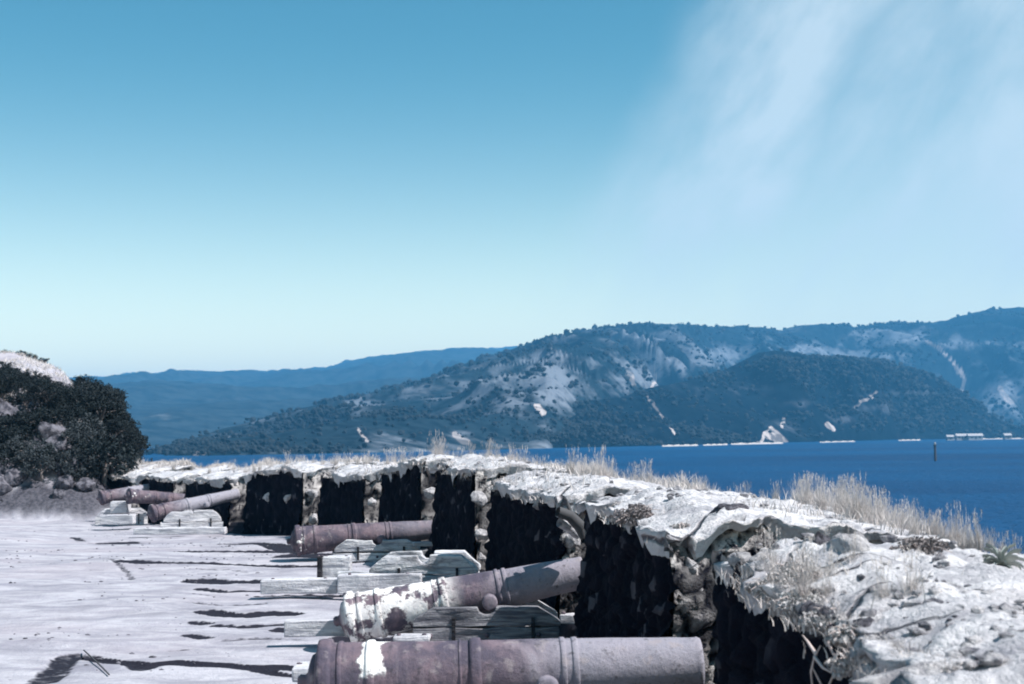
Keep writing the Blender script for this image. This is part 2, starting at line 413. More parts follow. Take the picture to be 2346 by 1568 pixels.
# ------------------------------------------------------------------ ground sheet
def hill_z(x, y):
    a = np.clip((y - 45) / 30, 0, 1) ** .6
    b = sstep(0, 3.6, (-12.0 - .30 * (y - 48)) - x)
    h = 5.75 * a * b
    return h * (1 - .8 * sstep(85, 125, y))
GROOVES_AND_SHADE = [  # paving joints, then painted shade under guns and sleepers: image points on z=0, width (m), depth
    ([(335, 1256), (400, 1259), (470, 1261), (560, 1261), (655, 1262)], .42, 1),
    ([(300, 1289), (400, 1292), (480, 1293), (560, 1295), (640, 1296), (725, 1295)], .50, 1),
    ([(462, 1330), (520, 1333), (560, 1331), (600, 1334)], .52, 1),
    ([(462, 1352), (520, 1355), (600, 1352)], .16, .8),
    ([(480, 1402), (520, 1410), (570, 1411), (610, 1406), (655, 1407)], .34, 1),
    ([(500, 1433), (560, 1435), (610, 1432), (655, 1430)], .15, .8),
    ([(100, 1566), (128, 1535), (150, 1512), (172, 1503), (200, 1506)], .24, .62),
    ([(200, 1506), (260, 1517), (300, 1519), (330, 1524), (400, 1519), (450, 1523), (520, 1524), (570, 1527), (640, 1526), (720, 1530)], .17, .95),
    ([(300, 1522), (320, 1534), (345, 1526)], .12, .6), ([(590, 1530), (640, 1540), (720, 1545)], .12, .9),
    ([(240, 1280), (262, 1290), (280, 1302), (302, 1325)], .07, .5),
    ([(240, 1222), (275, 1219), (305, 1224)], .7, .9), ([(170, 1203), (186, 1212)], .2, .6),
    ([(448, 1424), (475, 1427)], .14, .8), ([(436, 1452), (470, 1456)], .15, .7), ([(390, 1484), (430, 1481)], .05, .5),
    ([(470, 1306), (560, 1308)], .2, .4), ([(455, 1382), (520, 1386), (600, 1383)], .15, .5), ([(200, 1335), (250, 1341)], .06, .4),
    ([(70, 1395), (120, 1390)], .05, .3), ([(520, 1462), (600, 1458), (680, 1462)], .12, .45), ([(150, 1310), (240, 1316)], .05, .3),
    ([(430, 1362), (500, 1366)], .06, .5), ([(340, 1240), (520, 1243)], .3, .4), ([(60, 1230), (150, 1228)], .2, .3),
    ([(690, 1272), (745, 1274)], 1.0, 1), ([(560, 1226), (640, 1240), (690, 1262)], .8, 1), ([(815, 1474), (930, 1466)], .62, 1), ([(800, 1458), (810, 1474)], .4, 1), ([(655, 1441), (775, 1442)], .3, 1), ([(600, 1363), (770, 1363)], .16, .8), ([(310, 1227), (510, 1228)], .3, .7), ([(900, 1475), (1300, 1475)], .3, 1),  # dark patches below guns and sleepers: shadow painted in along with soil
]
def segdist(x, y, pts):
    r = np.full(len(x), 1e9)
    for (a, b) in zip(pts[:-1], pts[1:]):
        d = b - a; L = d @ d + 1e-9
        t = np.clip(((x - a[0]) * d[0] + (y - a[1]) * d[1]) / L, 0, 1)
        r = np.minimum(r, np.hypot(x - a[0] - t * d[0], y - a[1] - t * d[1]))
    return r
def ground_z(d, w, detail=True):
    x, y = P(d, w)
    z = zplat(d, w) + hill_z(x, y) * (w < 12)
    inn = sstep(-.06, .06, w); z = z + inn * (.22 + 0 * d)
    outw = np.maximum(w - TH, 0); z = z - inn * (outw * .62)
    bank = np.clip((50 - d) / 4, 0, 1)
    z = z + (1 - bank) * sstep(-5, 0, w) * (1 - sstep(.5, 5, w)) * 1.0
    if detail:
        p = np.stack([x, y, 0 * x], 1)
        z = z + .012 * fbm(p * [1.1, 1.3, 1], 4) + .03 * fbm(p * .6 + 5, 3) + .35 * fbm(p * .5 + 3, 4) * sstep(46, 50, y) * sstep(-12, -15, x)
    return np.maximum(z, -9)
def build_ground():
    ds = [-14.0]
    while ds[-1] < 125: ds.append(ds[-1] + (.03 if 11.5 < ds[-1] < 16 else max(.05, .0036 * abs(ds[-1])) if 7 < ds[-1] < 55 else 1.5))
    ds = np.array(ds)
    ws = np.concatenate([np.linspace(-70, -32, 12), np.linspace(-30, -11, 96), np.linspace(-10.9, -.2, 230), [-.1, -.06, 0, .06, .12], np.linspace(.3, TH, 10), np.linspace(2.9, 18, 16), [25, 40]])
    D, Wd = np.meshgrid(ds, ws, indexing='ij'); D = D.ravel(); Wd = Wd.ravel()
    x, y = P(D, Wd); z = ground_z(D, Wd); dirt_shade = np.zeros(len(x))
    jit = .05 * fbm(np.stack([x * 3, y * 3, 0 * x], 1), 3)
    for pts, wd, dp in GROOVES_AND_SHADE:
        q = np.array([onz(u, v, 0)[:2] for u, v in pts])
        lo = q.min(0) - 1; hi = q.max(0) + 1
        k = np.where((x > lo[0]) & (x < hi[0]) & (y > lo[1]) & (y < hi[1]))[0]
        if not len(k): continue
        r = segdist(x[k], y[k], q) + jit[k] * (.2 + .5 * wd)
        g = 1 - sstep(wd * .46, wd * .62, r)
        z[k] -= g * (.02 + .05 * min(wd, .5)) * dp; dirt_shade[k] = np.maximum(dirt_shade[k], (1 - sstep(wd * .42, wd * .60 + .07, r)) * dp)
    # darker ground along the wall foot and in the embrasures
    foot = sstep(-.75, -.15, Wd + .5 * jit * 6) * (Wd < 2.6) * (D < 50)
    dirt_shade = np.maximum(dirt_shade, .95 * foot)
    hl = hill_z(x, y); hd = .92 * sstep(-.05, .35, hl + .15 * jit * 8) * (1 - sstep(58, 64, y)) * sstep(-.9, .0, fbm(np.stack([x, y, 0 * x], 1) * .9, 3))
    me = mesh_np('ground', np.stack([x, y, z], 1), gridf(len(ds), len(ws)), M_GROUND, True, {'dirt_shade': dirt_shade, 'soil': hd})
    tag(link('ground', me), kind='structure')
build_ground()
def gz(x, y):
    """ground height by world position"""
    d = np.array([y], float); w = np.array([0.0])
    for _ in range(6):
        s = slope(d); L = np.sqrt(1 + s * s)
        px, py = P(d, 0 * d)
        t = ((x - px) * s + (y - py)) / (L * L)
        d = d + t
    px, py = P(d, 0 * d); s = slope(d); L = np.sqrt(1 + s * s)
    w = (x - px) / L - (y - py) * s / L
    return float(ground_z(d, w)[0]), float(d[0]), float(w[0])

# ------------------------------------------------------------------ merlons
def build_merlon(d0, d1, i0, label, res, lime_sun0=0.0):
    """one block of parapet between two embrasures; d0/d1 rear ends, i0 flags which ends are cheeks"""
    c = .5 * (d0 + d1); cx, cy = P(c, 0.0)
    zb = float(zplat(np.array([c]), np.array([0.]))[0]) if c < 60 else 0
    root = thing('parapet_merlon', label, 'parapet block', (float(cx), float(cy), zb), group='merlons along the gun battery')
    o = np.array([float(cx), float(cy), zb])
    spl = .36
    def dd(s, w):
        a = d0 + (spl * w / TH if i0[0] else 0); b = d1 - (spl * w / TH if i0[1] else 0)
        return a + (b - a) * s
    acc_v = []; acc_f = []; stone = []; lime = []; n = 0  # lime holds mortar and the sunlight painted on the cheeks
    def face(fn, nu, nv, nrm, key):
        nonlocal n
        s, t = np.meshgrid(np.linspace(0, 1, nu), np.linspace(0, 1, nv), indexing='ij'); s = s.ravel(); t = t.ravel()
        p = fn(s, t); nn = nrm(s, t)
        sc = np.array([4.4, 4.4, 6.8])
        f1, f2, sid = worley(p * sc + .25 * np.stack([vnoise(p * 3), vnoise(p * 3 + 7), vnoise(p * 3 + 13)], 1))
        h = .065 * sstep(.02, .16, f2 - f1) * (.45 + sid) - .05 + .035 * fbm(p * 2.1, 3) + .024 * fbm(p * 8, 3)
        p = p + nn * h[:, None]
        acc_v.append(p); acc_f.append(gridf(nu, nv, n)); n += len(p); stone.append(sid * sstep(.0, .2, f2 - f1))
        lm = np.zeros(len(p))
        if key == 'cheek': lm = (.25 + .75 * sstep(-.35, .2, fbm(p * 2.2 + 3, 3))) * lime_sun0 * sstep(.02, .12, f2 - f1) * (.30 + .7 * sstep(.15, .6, sid))  # pale cheeks: sunlight put into the colour, mixed with lime mortar
        lm = np.maximum(lm, .6 * sstep(.90, 1.0, t) * sstep(.0, .4, fbm(p * 3 + 8, 3)))
        lime.append(lm)
    def hgt(d, w, t):
        z0 = zplat(d, w * 0) - .12
        zt = ztop(d, w) - .035
        return z0 + (zt - z0) * t
    L = abs(d1 - d0)
    def jt(e, t):
        q = np.stack([t * 3.1 + e * 17 + c, t * 0 + c, t * 0], 1); return .11 * fbm(q, 4)
    def rear(s, t):
        d = dd(s, 0) + (jt(0, t) * (1 - s) ** 7 if i0[0] else 0) + (jt(1, t) * s ** 7 if i0[1] else 0); bat = -.10 * (1 - t) + .03 * t ** 5
        x, y = P(d, bat); return np.stack([x, y, hgt(d, bat * 0 + .15, t)], 1)
    def nrear(s, t):
        d = dd(s, 0); k = slope(d); l = np.sqrt(1 + k * k); return np.stack([-1 / l, k / l, 0 * k], 1)
    face(rear, max(8, int(L / res)), max(8, int(1.4 / res)), nrear, 'rear')
    def front(s, t):
        d = dd(1 - s, TH); x, y = P(d, TH + .35 * (1 - t)); return np.stack([x, y, hgt(d, d * 0 + TH - .05, t)], 1)
    face(front, 20, 8, lambda s, t: -nrear(1 - s, t), 'front')
    for e in (0, 1):
        def ck(s, t, e=e):
            w = s * TH; d = dd(np.full_like(s, float(e)), w) + (.10 if e == 0 else -.10) * t ** 4 * sstep(0, .3, w) + jt(e, t) * (1 - w / TH)
            x, y = P(d, w); return np.stack([x, y, hgt(d, np.maximum(w, .12), t)], 1)
        sg = -1 if e == 0 else 1
        face(ck, max(8, int(TH / res)), max(8, int(1.4 / res)), lambda s, t: np.stack([0 * s, sg + 0 * s, 0 * s], 1), 'cheek')
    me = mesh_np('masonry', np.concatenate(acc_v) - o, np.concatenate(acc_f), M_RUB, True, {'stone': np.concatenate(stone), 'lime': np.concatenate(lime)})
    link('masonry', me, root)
    # capping of pale mortar and earth, ragged edge that hangs over the faces
    r2 = res * 1.1; nu = int(L / r2) + 8; nv = int((TH + .3) / r2) + 8
    sk = 4
    su = np.concatenate([[0] * sk, np.linspace(0, 1, nu), [1] * sk]); iu = np.concatenate([np.arange(sk, 0, -1), np.zeros(nu), np.arange(1, sk + 1)])
    tv = np.concatenate([[0] * sk, np.linspace(0, 1, nv), [1] * sk]); iv = np.concatenate([np.arange(sk, 0, -1), np.zeros(nv), np.arange(1, sk + 1)])
    s, t = np.meshgrid(su, tv, indexing='ij'); s = s.ravel(); t = t.ravel()
    k1, k2 = np.meshgrid(iu, iv, indexing='ij'); k = np.maximum(k1.ravel(), k2.ravel()) / sk
    w = -.06 + t * (TH + .18)
    d = dd(s, np.maximum(w, 0)); 
    nx, ny = P(d, w); edge = np.stack([nx, ny, 0 * nx], 1)
    jag = fbm(edge * 2.6 + 31, 4); jag2 = fbm(edge * 9 + 3, 2)
    ww = w + (np.where(t < .5, 1, -1)) * (1 - sstep(0, .12, np.minimum(t, 1 - t))) * (.10 * jag + .03 * jag2)
    es = (1 - sstep(0, .07, np.minimum(s, 1 - s))) * np.where(s < .5, 1, -1)
    d2 = d + es * (-.05 + .11 * jag + .03 * jag2) * ((s < .5) * i0[0] + (s >= .5) * i0[1])
    # skirt tucks inwards as it drops
    ww = ww + np.where(t < .5, 1, -1) * .05 * k * (k2.ravel() > 0)
    d2 = d2 + np.where(s < .5, 1, -1) * .05 * k * (k1.ravel() > 0)
    x, y = P(d2, ww)
    z = ztop(d2, np.maximum(ww, 0)) + .012
    rr = np.stack([x, y, 0 * x], 1)
    z = z + .026 * fbm(rr * 6, 3) + .012 * fbm(rr * 17, 2)
    if i0[0]: z = z - .03 * (1 - sstep(0, .10, s))
    if i0[1]: z = z - .05 * (1 - sstep(0, .10, 1 - s))
    drop = .06 + .13 * sstep(10, 14, d) * np.clip(fbm(edge * 1.5 + 50, 4) + .05, 0, 1) + .13 * np.clip(fbm(edge * 7 + 5, 3), 0, 1)
    drop = np.where((k2.ravel() > 0) & (t > .5), .35, drop); z = z - k * drop
    cr = fbm(rr * [.8, 2.4, 1] + 77, 4); dirt_shade = (1 - sstep(.0, .035, np.abs(cr - .05))) * sstep(.0, .35, fbm(rr * .9 + 40, 2))
    z = z - .035 * dirt_shade
    me = mesh_np('capping', np.stack([x, y, z], 1) - o, gridf(len(su), len(tv)), M_CAP, True, {'dirt_shade': dirt_shade * .9})
    link('capping', me, root)
    return root
HG = [.62 / math.sqrt(1 + float(slope(e)) ** 2) for e in EMB]
ends = [-13.0] + EMB + [50.5]
MLAB = ['long pale parapet block nearest the camera filling the right foreground',
        'parapet block with black rear face between the muzzles of the two nearest cannons',
        'parapet block behind the raised muzzle of the white patched cannon',
        'parapet block with a bright rubble cheek just beyond the empty carriage',
        'parapet block with tall grass on top behind the muzzle of the third cannon',
        'parapet block above the breech half of the third cannon',
        'parapet block with a thin bright rubble end left of the third cannon breech',
        'slumped parapet block beside the muzzle of the tilted far cannon',
        'low far parapet block behind the two crossed far cannons',
        'last low parapet block running into the bushes at the end of the battery']
for i in range(len(ends) - 1):
    a = ends[i] + (HG[i - 1] if i > 0 else 0); b = ends[i + 1] - (HG[i] if i < len(EMB) else 0)
    if i == 0: a = 1.0
    build_merlon(a, b, (0 if i == 0 else 1, 0 if i == len(ends) - 2 else 1), MLAB[i], [.04, .035, .045, .055, .07, .075, .08, .09, .1, .1][i], [0, 1.15, .85, 1, .7, 1, 1, .8, .7, .7][i])

# ------------------------------------------------------------------ cannons
def lathe(prof, n=48, close=True):
    prof = np.array(prof, float); th = np.arange(n) * 2 * np.pi / n
    V = np.stack([np.repeat(prof[:, 0], n), (prof[:, 1][:, None] * np.cos(th)).ravel(), (prof[:, 1][:, None] * np.sin(th)).ravel()], 1)
    k = len(prof); a = np.arange(k - 1)[:, None] * n; j = np.arange(n)[None, :]; j2 = (j + 1) % n
    F = np.stack([(a + j).ravel(), (a + j2).ravel(), (a + n + j2).ravel(), (a + n + j).ravel()], 1)
    return V, F
def make_cannon(breech, muzzle, iron, label, sc=1.0):
    b = Vector(breech); m = Vector(muzzle); ax = (m - b).normalized(); L = (m - b).length
    rot = ax.to_track_quat('X', 'Z')
    root = thing('cannon', label, 'cannon', b, group='old cannons of the battery')
    root.rotation_mode = 'QUATERNION'; root.rotation_quaternion = rot
    r0, r1 = .245 * sc, .165 * sc
    def body(f): return r0 + (r1 - r0) * f
    pr = [(0, .02), (.0, r0 * .62), (.02, r0 * .80), (.045, r0 * 1.0)]
    for f in np.linspace(.035, .985, 60):
        pr.append((f * L, body(f) * (1.0 if f < .62 else 1 - .03 * (f - .62) / .4)))
    pr += [(.992 * L, r1 * 1.0), (L, r1 * .94), (L, r1 * .55), (L * .9, r1 * .52), (L * .9, .001)]
    V, F = lathe(pr)
    n = V.copy(); rr = np.hypot(V[:, 1], V[:, 2])
    p = V * 4 + b.y; k = .004 * fbm(p, 4)
    V[:, 1] *= 1 + k / np.maximum(rr, .05); V[:, 2] *= 1 + k / np.maximum(rr, .05)
    link('barrel', mesh_np('barrel', V, F, iron), root)
    def ring(f0, f1, h, nm):
        w = (f1 - f0) * L; r_ = body(.5 * (f0 + f1)) * (1 if f0 < .62 else .985)
        pp = [(f0 * L, r_ - .01), (f0 * L + .006, r_ + h * .8), (f0 * L + w * .3, r_ + h), (f0 * L + w * .7, r_ + h), (f1 * L - .006, r_ + h * .8), (f1 * L, r_ - .01)]
        v, f = lathe(pp); link(nm, mesh_np(nm, v, f, iron), root)
    ring(.012, .050, .026, 'base_ring'); ring(.062, .078, .010, 'base_moulding')
    ring(.135, .160, .014, 'vent_band')
    ring(.400, .432, .017, 'reinforce_ring'); ring(.372, .382, .007, 'reinforce_moulding')
    ring(.632, .650, .014, 'chase_ring'); ring(.662, .682, .013, 'chase_ring')
    # cascabel
    v, f = lathe([(-.115 * sc, .001), (-.11 * sc, .035 * sc), (-.09 * sc, .052 * sc), (-.06 * sc, .048 * sc), (-.045 * sc, .06 * sc), (-.03 * sc, .12 * sc), (-.01 * sc, .17 * sc), (.01, .18 * sc)], 24)
    link('cascabel', mesh_np('cascabel', v, f, iron), root)
    for s in (-1, 1):
        y1 = .36 * sc
        v, f = lathe([(0.10 * sc, .075 * sc), (y1 - .02, .075 * sc), (y1 - .006, .070 * sc), (y1, .055 * sc), (y1, .001)], 24)
        v = np.stack([.595 * L + v[:, 1], s * v[:, 0], -.075 * sc + v[:, 2]], 1)
        link('trunnion', mesh_np('trunnion', v, f, iron), root)
    return root
iron1 = mat_iron(1, .02, .35, .60, .80, (.315, .455), 1.1)
iron2 = mat_iron(2, .0, 1.15, .435, .7, None, 1.15)
iron3 = mat_iron(3, .0, .55, .58, .3)
iron4 = mat_iron(4, .0, .5, .56, 1.6)
G1 = make_cannon(at(722, 1562, 9.30), at(1606, 1517, 9.35), iron1, 'broad rusty cannon cut by the bottom edge of the photo, white ring near its breech')
G2 = make_cannon(at(790, 1420, 14.30), at(1338, 1312, 14.40), iron2, 'rusty cannon with muzzle raised and big white flaking patches on its breech')
G3 = make_cannon(at(672, 1240, 24.4), at(1000, 1213, 24.9), iron3, 'level brown cannon seen beyond the empty bleached carriage')
G4 = make_cannon(at(344, 1178, 36.3), at(545, 1132, 37.6), iron4, 'pale weathered far cannon tilted up above a white rounded carriage', .85)
G5 = make_cannon(at(228, 1142, 43.6), at(388, 1112, 44.8), iron4, 'farthest pale cannon tilted up towards the last embrasures', .85)
G6 = make_cannon(at(292, 1137, 41.2), at(440, 1144, 42.4), iron3, 'reddish far cannon lying with its muzzle down behind two pale ones', .85)

# ------------------------------------------------------------------ timber
def prism(poly, y0, y1, mat, name, parent, bev=.012, seed=0, wear=.015):
    """side outline (x,z) extruded across from y0 to y1, edges worn"""
    bm = bmesh.new()
    va = [bm.verts.new((x, y0, z)) for x, z in poly]; vb = [bm.verts.new((x, y1, z)) for x, z in poly]
    bm.faces.new(va); bm.faces.new(vb[::-1]); n = len(poly)
    for i in range(n): bm.faces.new((va[i], vb[i], vb[(i + 1) % n], va[(i + 1) % n]))
    bmesh.ops.recalc_face_normals(bm, faces=bm.faces[:])
    bmesh.ops.bevel(bm, geom=bm.edges[:], offset=bev, segments=2, affect='EDGES', profile=.6)
    bmesh.ops.triangulate(bm, faces=[f for f in bm.faces if len(f.verts) > 4])
    for _ in range(3):
        es = [e for e in bm.edges if e.calc_length() > .12]
        if es: bmesh.ops.subdivide_edges(bm, edges=es, cuts=1, use_grid_fill=True)
    co = np.array([v.co[:] for v in bm.verts]); k = fbm(co * [3, 9, 9] + seed * 11.1, 3) * wear; k2 = fbm(co * [4, 9, 9] + seed * 5.1 + 40, 3) * wear
    for v, a, b_ in zip(bm.verts, k, k2): v.co.z += a; v.co.y += b_
    return link(name, bm_mesh(name, bm, mat), parent)
CH = [(-.72, 0), (-.72, .045), (-.69, .075), (-.52, .175), (-.09, .175), (-.075, .135), (-.03, .105), (.03, .105), (.075, .135), (.09, .175), (.50, .175), (.69, .065), (.72, .03), (.72, 0)]
CHL = [(-.72, 0), (-.72, .04), (-.66, .10), (-.53, .175), (-.03, .175), (.0, .15), (.03, .175), (.5, .175), (.62, .12), (.70, .05), (.72, .0)]
def bedpoly(x0, x1, h): return [(x0, 0), (x1, 0), (x1, h), (x0, h)]
def make_carriage(cx, cy, cz, yaw, label, mats, near_bed, far_bed, kind=0, gap=.62, bedh=.15, chs=1.0):
    root = thing('gun_carriage', label, 'gun carriage', (cx, cy, cz), (0, 0, yaw), 'low carriages of the battery')
    for k, s in enumerate((-1, 1)):
        y = s * gap / 2; x0, x1 = near_bed if s < 0 else far_bed
        m_ = mats[k]
        c = prism([(x, z * chs + bedh + .016) for x, z in (CH if kind == 0 else CHL)], y - .075, y + .075, m_, 'cheek', root, seed=cy + k)
        prism(bedpoly(x0, x1, bedh), y - .085, y + .085, m_, 'bed_timber', root, seed=cy + k + 3)
        for bx in (-.34, .43):
            prism([(bx, .03), (bx + .035, .03), (bx + .035, bedh + .10), (bx, bedh + .10)], y + s * .07, y + s * .098, M_SHADEB, 'shade_slot', root, .004, bx, .003)  # dark strips added in place of shaded slots in the timber
        for bx in (-.55, .0, .5):
            v, f = lathe([(-.012, .001), (-.012, .022), (.006, .024), (.012, .001)], 8)
            v = np.stack([bx + v[:, 1], y + s * (.09 + v[:, 0]) , bedh * .55 + v[:, 2]], 1)
            link('bolt', mesh_np('bolt', v, f, iron3), root)
    prism(bedpoly(-.50, -.36, .12), -gap / 2 + .09, gap / 2 - .09, mats[1], 'transom', root, seed=1)
    prism(bedpoly(.38, .52, .12), -gap / 2 + .09, gap / 2 - .09, mats[1], 'transom', root, seed=2)
    return root
def cc(u, d):  # centre position from image column
    return at(u, 1000, d).x
make_carriage(cc(1112, 14.3), 14.33, .09, R(1), 'dark stained low carriage under the white patched cannon', (M_WOODD, M_SLEEP), (-.72, .70), (-2.05, .7))
make_carriage(cc(975, 19.4), 19.35, .06, R(-2), 'empty bleached carriage without a gun, between the second and third cannons', (M_WOOD, M_WOOD), (-1.08, .68), (-1.25, .70), 0, .62, .20, 1.4)
make_carriage(cc(865, 24.5), 24.55, .0, R(3), 'bleached carriage under the level brown cannon', (M_WOOD, M_WOOD), (-.75, .72), (-.8, .9), 0, .62, .15, 1.1)
make_carriage(cc(1255, 9.3), 9.32, .04, R(-1), 'carriage under the broad foreground cannon, only its edge in view', (M_WOODD, M_SLEEP), (-.85, .72), (-1.55, .7))
make_carriage(cc(445, 36.6), 36.5, -.33, R(12), 'white rounded carriage under the tilted far cannon', (M_SLEEP, M_SLEEP), (-.80, .76), (-.8, .7), 1, .5, .31, 1.5)
make_carriage(cc(290, 42.5), 42.2, -.42, R(14), 'small far carriage under the crossed cannons', (M_SLEEP, M_WOOD), (-.5, .6), (-.8, .7), 1, .5, .24, 1.2)
def make_sleeper(u0, u1, v0, v1, d, label, h=None, dep=.28, mat=None, tilt=0, z=None):
    a = at(u0, v1, d); b = at(u1, v1, d); t = at(u0, v0, d)
    zz = a.z if z is None else z
    hh = (t.z - a.z) if h is None else h
    root = thing('timber_sleeper', label, 'timber', ((a.x + b.x) / 2, d + dep / 2, zz), (0, 0, tilt), 'timber sleepers of the gun platforms')
    L = b.x - a.x
    prism([(-L / 2, 0), (L / 2, 0), (L / 2, hh), (-L / 2, hh)], -dep / 2, dep / 2, mat or M_SLEEP, 'beam', root, .018, u0 * .1, .014)
    for x in (-L * .36, L * .33):
        v, f = lathe([(-.012, .001), (-.012, .02), (.006, .022), (.012, .001)], 8)
        v = np.stack([x + v[:, 1], v[:, 2], hh + .004 + v[:, 0]], 1)
        link('spike', mesh_np('spike', v, f, iron3), root)
    return root
make_sleeper(596, 772, 1330, 1362, 18.7, 'bleached sleeper sticking out left of the empty carriage', dep=.3)
make_sleeper(772, 965, 1318, 1362, 18.55, 'upright faced block in front of the empty carriage', dep=.22)
make_sleeper(735, 802, 1277, 1328, 20.6, 'short squared block with a shaded end left of the empty carriage', dep=.3, mat=M_WOOD)
make_sleeper(726, 737, 1276, 1332, 20.5, 'thin black strip added for the shade at the end of the squared block', dep=.25, mat=M_SHADEB)  # dark upright added in place of a shaded gap
make_sleeper(900, 985, 1459, 1470, 13.6, 'thin sunlit plank below the dark stained carriage', dep=.2)
make_sleeper(668, 742, 1531, 1564, 10.9, 'bright sleeper end left of the broad foreground cannon', dep=.35)
make_sleeper(305, 515, 1211, 1226, 34.6, 'long flat sleeper in front of the white rounded carriage', dep=.3)
make_sleeper(228, 304, 1181, 1202, 39.5, 'short white sleeper near the crossed far cannons', dep=.35)
make_sleeper(252, 290, 1150, 1176, 41.5, 'square white block below the farthest cannon breech', dep=.5)
make_sleeper(1285, 1332, 1408, 1432, 14.2, 'small pale timber stub at the right end of the dark stained carriage', dep=.15, tilt=R(-12))
make_sleeper(945, 1000, 1243, 1252, 24.0, 'short sunlit board right of the carriage under the level cannon', dep=.2, tilt=R(10))

# ------------------------------------------------------------------ rocks
def make_rock(name, loc, size, mat, seed, label, cat='rock', group=None, flat=.7, sub=4, rotz=None):
    rs = np.random.default_rng(int(seed) + 900); bm = bmesh.new()
    g = rs.normal(0, 1, (17, 3)); g /= np.linalg.norm(g, axis=1)[:, None]; g *= rs.uniform(.8, 1.12, 17)[:, None]
    vs = [bm.verts.new(Vector(q)) for q in g]
    r = bmesh.ops.convex_hull(bm, input=vs)
    bmesh.ops.delete(bm, geom=[e for e in r['geom_interior'] if isinstance(e, bmesh.types.BMVert)], context='VERTS')
    bmesh.ops.bevel(bm, geom=bm.edges[:], offset=.09, segments=2, affect='EDGES', profile=.5)
    bmesh.ops.triangulate(bm, faces=bm.faces[:])
    for _ in range(sub - 1):
        es = [e for e in bm.edges if e.calc_length() > .16]
        if es: bmesh.ops.subdivide_edges(bm, edges=es, cuts=1)
        bmesh.ops.triangulate(bm, faces=[f for f in bm.faces if len(f.verts) > 3])
    co = np.array([v.co[:] for v in bm.verts]); q = co + seed * 7.7
    k = 1 + .10 * fbm(q * 1.6, 3) + .05 * fbm(q * 5, 3)
    co = co * k[:, None] * np.array([1, .8, flat])
    for v, c in zip(bm.verts, co): v.co = Vector(c)
    me = bm_mesh(name, bm, mat, True)
    o = link(name, me, None, loc); s = size
    o.scale = (s, s, s); o.rotation_euler = (0, 0, seed * 2.1 if rotz is None else rotz)
    tag(o, label, cat, group)
    return o
def top_at(u, v, guess=1.3):
    """where the sight line through an image point meets the capping"""
    r = ray(u, v); ds = np.arange(4.0, 40, .03)
    x = r.x * ds / r.y; y = ds; z = CAMZ + r.z * ds / r.y; d = y.copy()
    for _ in range(6):
        sl_ = slope(d); px, py = P(d, 0 * d); d = d + ((x - px) * sl_ + (y - py)) / (1 + sl_ * sl_)
    px, py = P(d, 0 * d); sl_ = slope(d); L = np.sqrt(1 + sl_ * sl_); w = (x - px) / L - (y - py) * sl_ / L
    hit = np.where((w > -.02) & (ztop(d, np.clip(w, 0, TH)) >= z))[0]
    if len(hit): i = hit[0]; return Vector((x[i], y[i], z[i]))
    return onz(u, v, guess)
for k, (u, v, sz, fl, lab) in enumerate([
        (1945, 1262, .20, .7, 'smooth pale boulder among the tall dry grass near the right edge'),
        (1880, 1240, .09, .8, 'small dark holed stone on the right of the parapet top'),
        (1668, 1172, .17, .55, 'dark stone lying on the middle of the parapet top'),
        (2180, 1350, .17, .45, 'flat slab of rock under the tall grass at far right'),
        (1985, 1480, .12, .55, 'rough lump of rock at the lower right parapet edge'),
        (2110, 1545, .24, .35, 'flat broken slab in the bottom right corner'),
        (2020, 1550, .16, .5, 'broken stone beside the slab in the bottom right corner'),
        (1238, 1152, .12, .7, 'rounded stone on the edge of the third parapet block')]):
    p = top_at(u, v); make_rock('boulder', p - Vector((0, 0, sz * .1)), sz, M_ROCK if k not in (1, 2) else M_ROCKD, k + 1, lab, 'rock', 'stones on the parapet', fl)
# stones that cling to the embrasure cheeks
for k, (u, v, d, sz, lab) in enumerate([(1095, 1145, 19.9, .17, 'upper bright block of the rubble pillar beyond the empty carriage'), (1105, 1225, 19.9, .15, 'lower bright block of the rubble pillar beyond the empty carriage'),
        (1102, 1278, 19.8, .10, 'small bright stone at the foot of the rubble pillar'), (1300, 1215, 14.9, .10, 'stone jutting from the cheek above the raised muzzle'),
        (1575, 1300, 9.95, .10, 'jutting stone high on the cheek of the nearest embrasure'), (1600, 1360, 9.95, .09, 'jutting stone low on the cheek of the nearest embrasure'),
        (715, 1130, 33.8, .20, 'upper stone of the thin bright rubble end'), (718, 1190, 33.8, .20, 'lower stone of the thin bright rubble end'), (852, 1150, 29.7, .16, 'stone of the rubble end above the third cannon'),
        (985, 1130, 25.2, .17, 'grey stone in the embrasure behind the third cannon muzzle'), (625, 1138, 35.8, .42, 'big sunlit slumped block beside the muzzle of the tilted far cannon'), (612, 1180, 35.9, .25, 'smaller block below the slumped one beside the tilted far cannon'), (1308, 1238, 14.85, .15, 'pale stone just above the muzzle of the white patched cannon'), (668, 1140, 34.6, .30, 'grey upright block left of the thin bright rubble end')]):
    make_rock('rubble_stone', at(u, v, d + .05), sz * .8, M_ROCK, k + 30, lab, 'rock', 'loose stones of the embrasure cheeks', .9, 3)
es = random.Random(21)
for k in range(38):
    d = es.uniform(6.2, 34) if k > 8 else es.uniform(6.0, 9.0)
    if any(abs(d - e) < h + .1 for e, h in zip(EMB, HG)): continue
    w = es.uniform(.0, .14); x, y = P(d, w); z = float(ztop(np.array([d]), np.array([w]))[0]); sz = es.uniform(.05, .11) * (1 + d / 60)
    make_rock('edge_stone', (float(x), float(y), z - .01), sz, M_ROCK if k % 3 else M_ROCKD, k + 200, 'one of the loose angular stones along the inner lip of the parapet', 'rock', 'loose stones along the parapet lip', .7, 3)
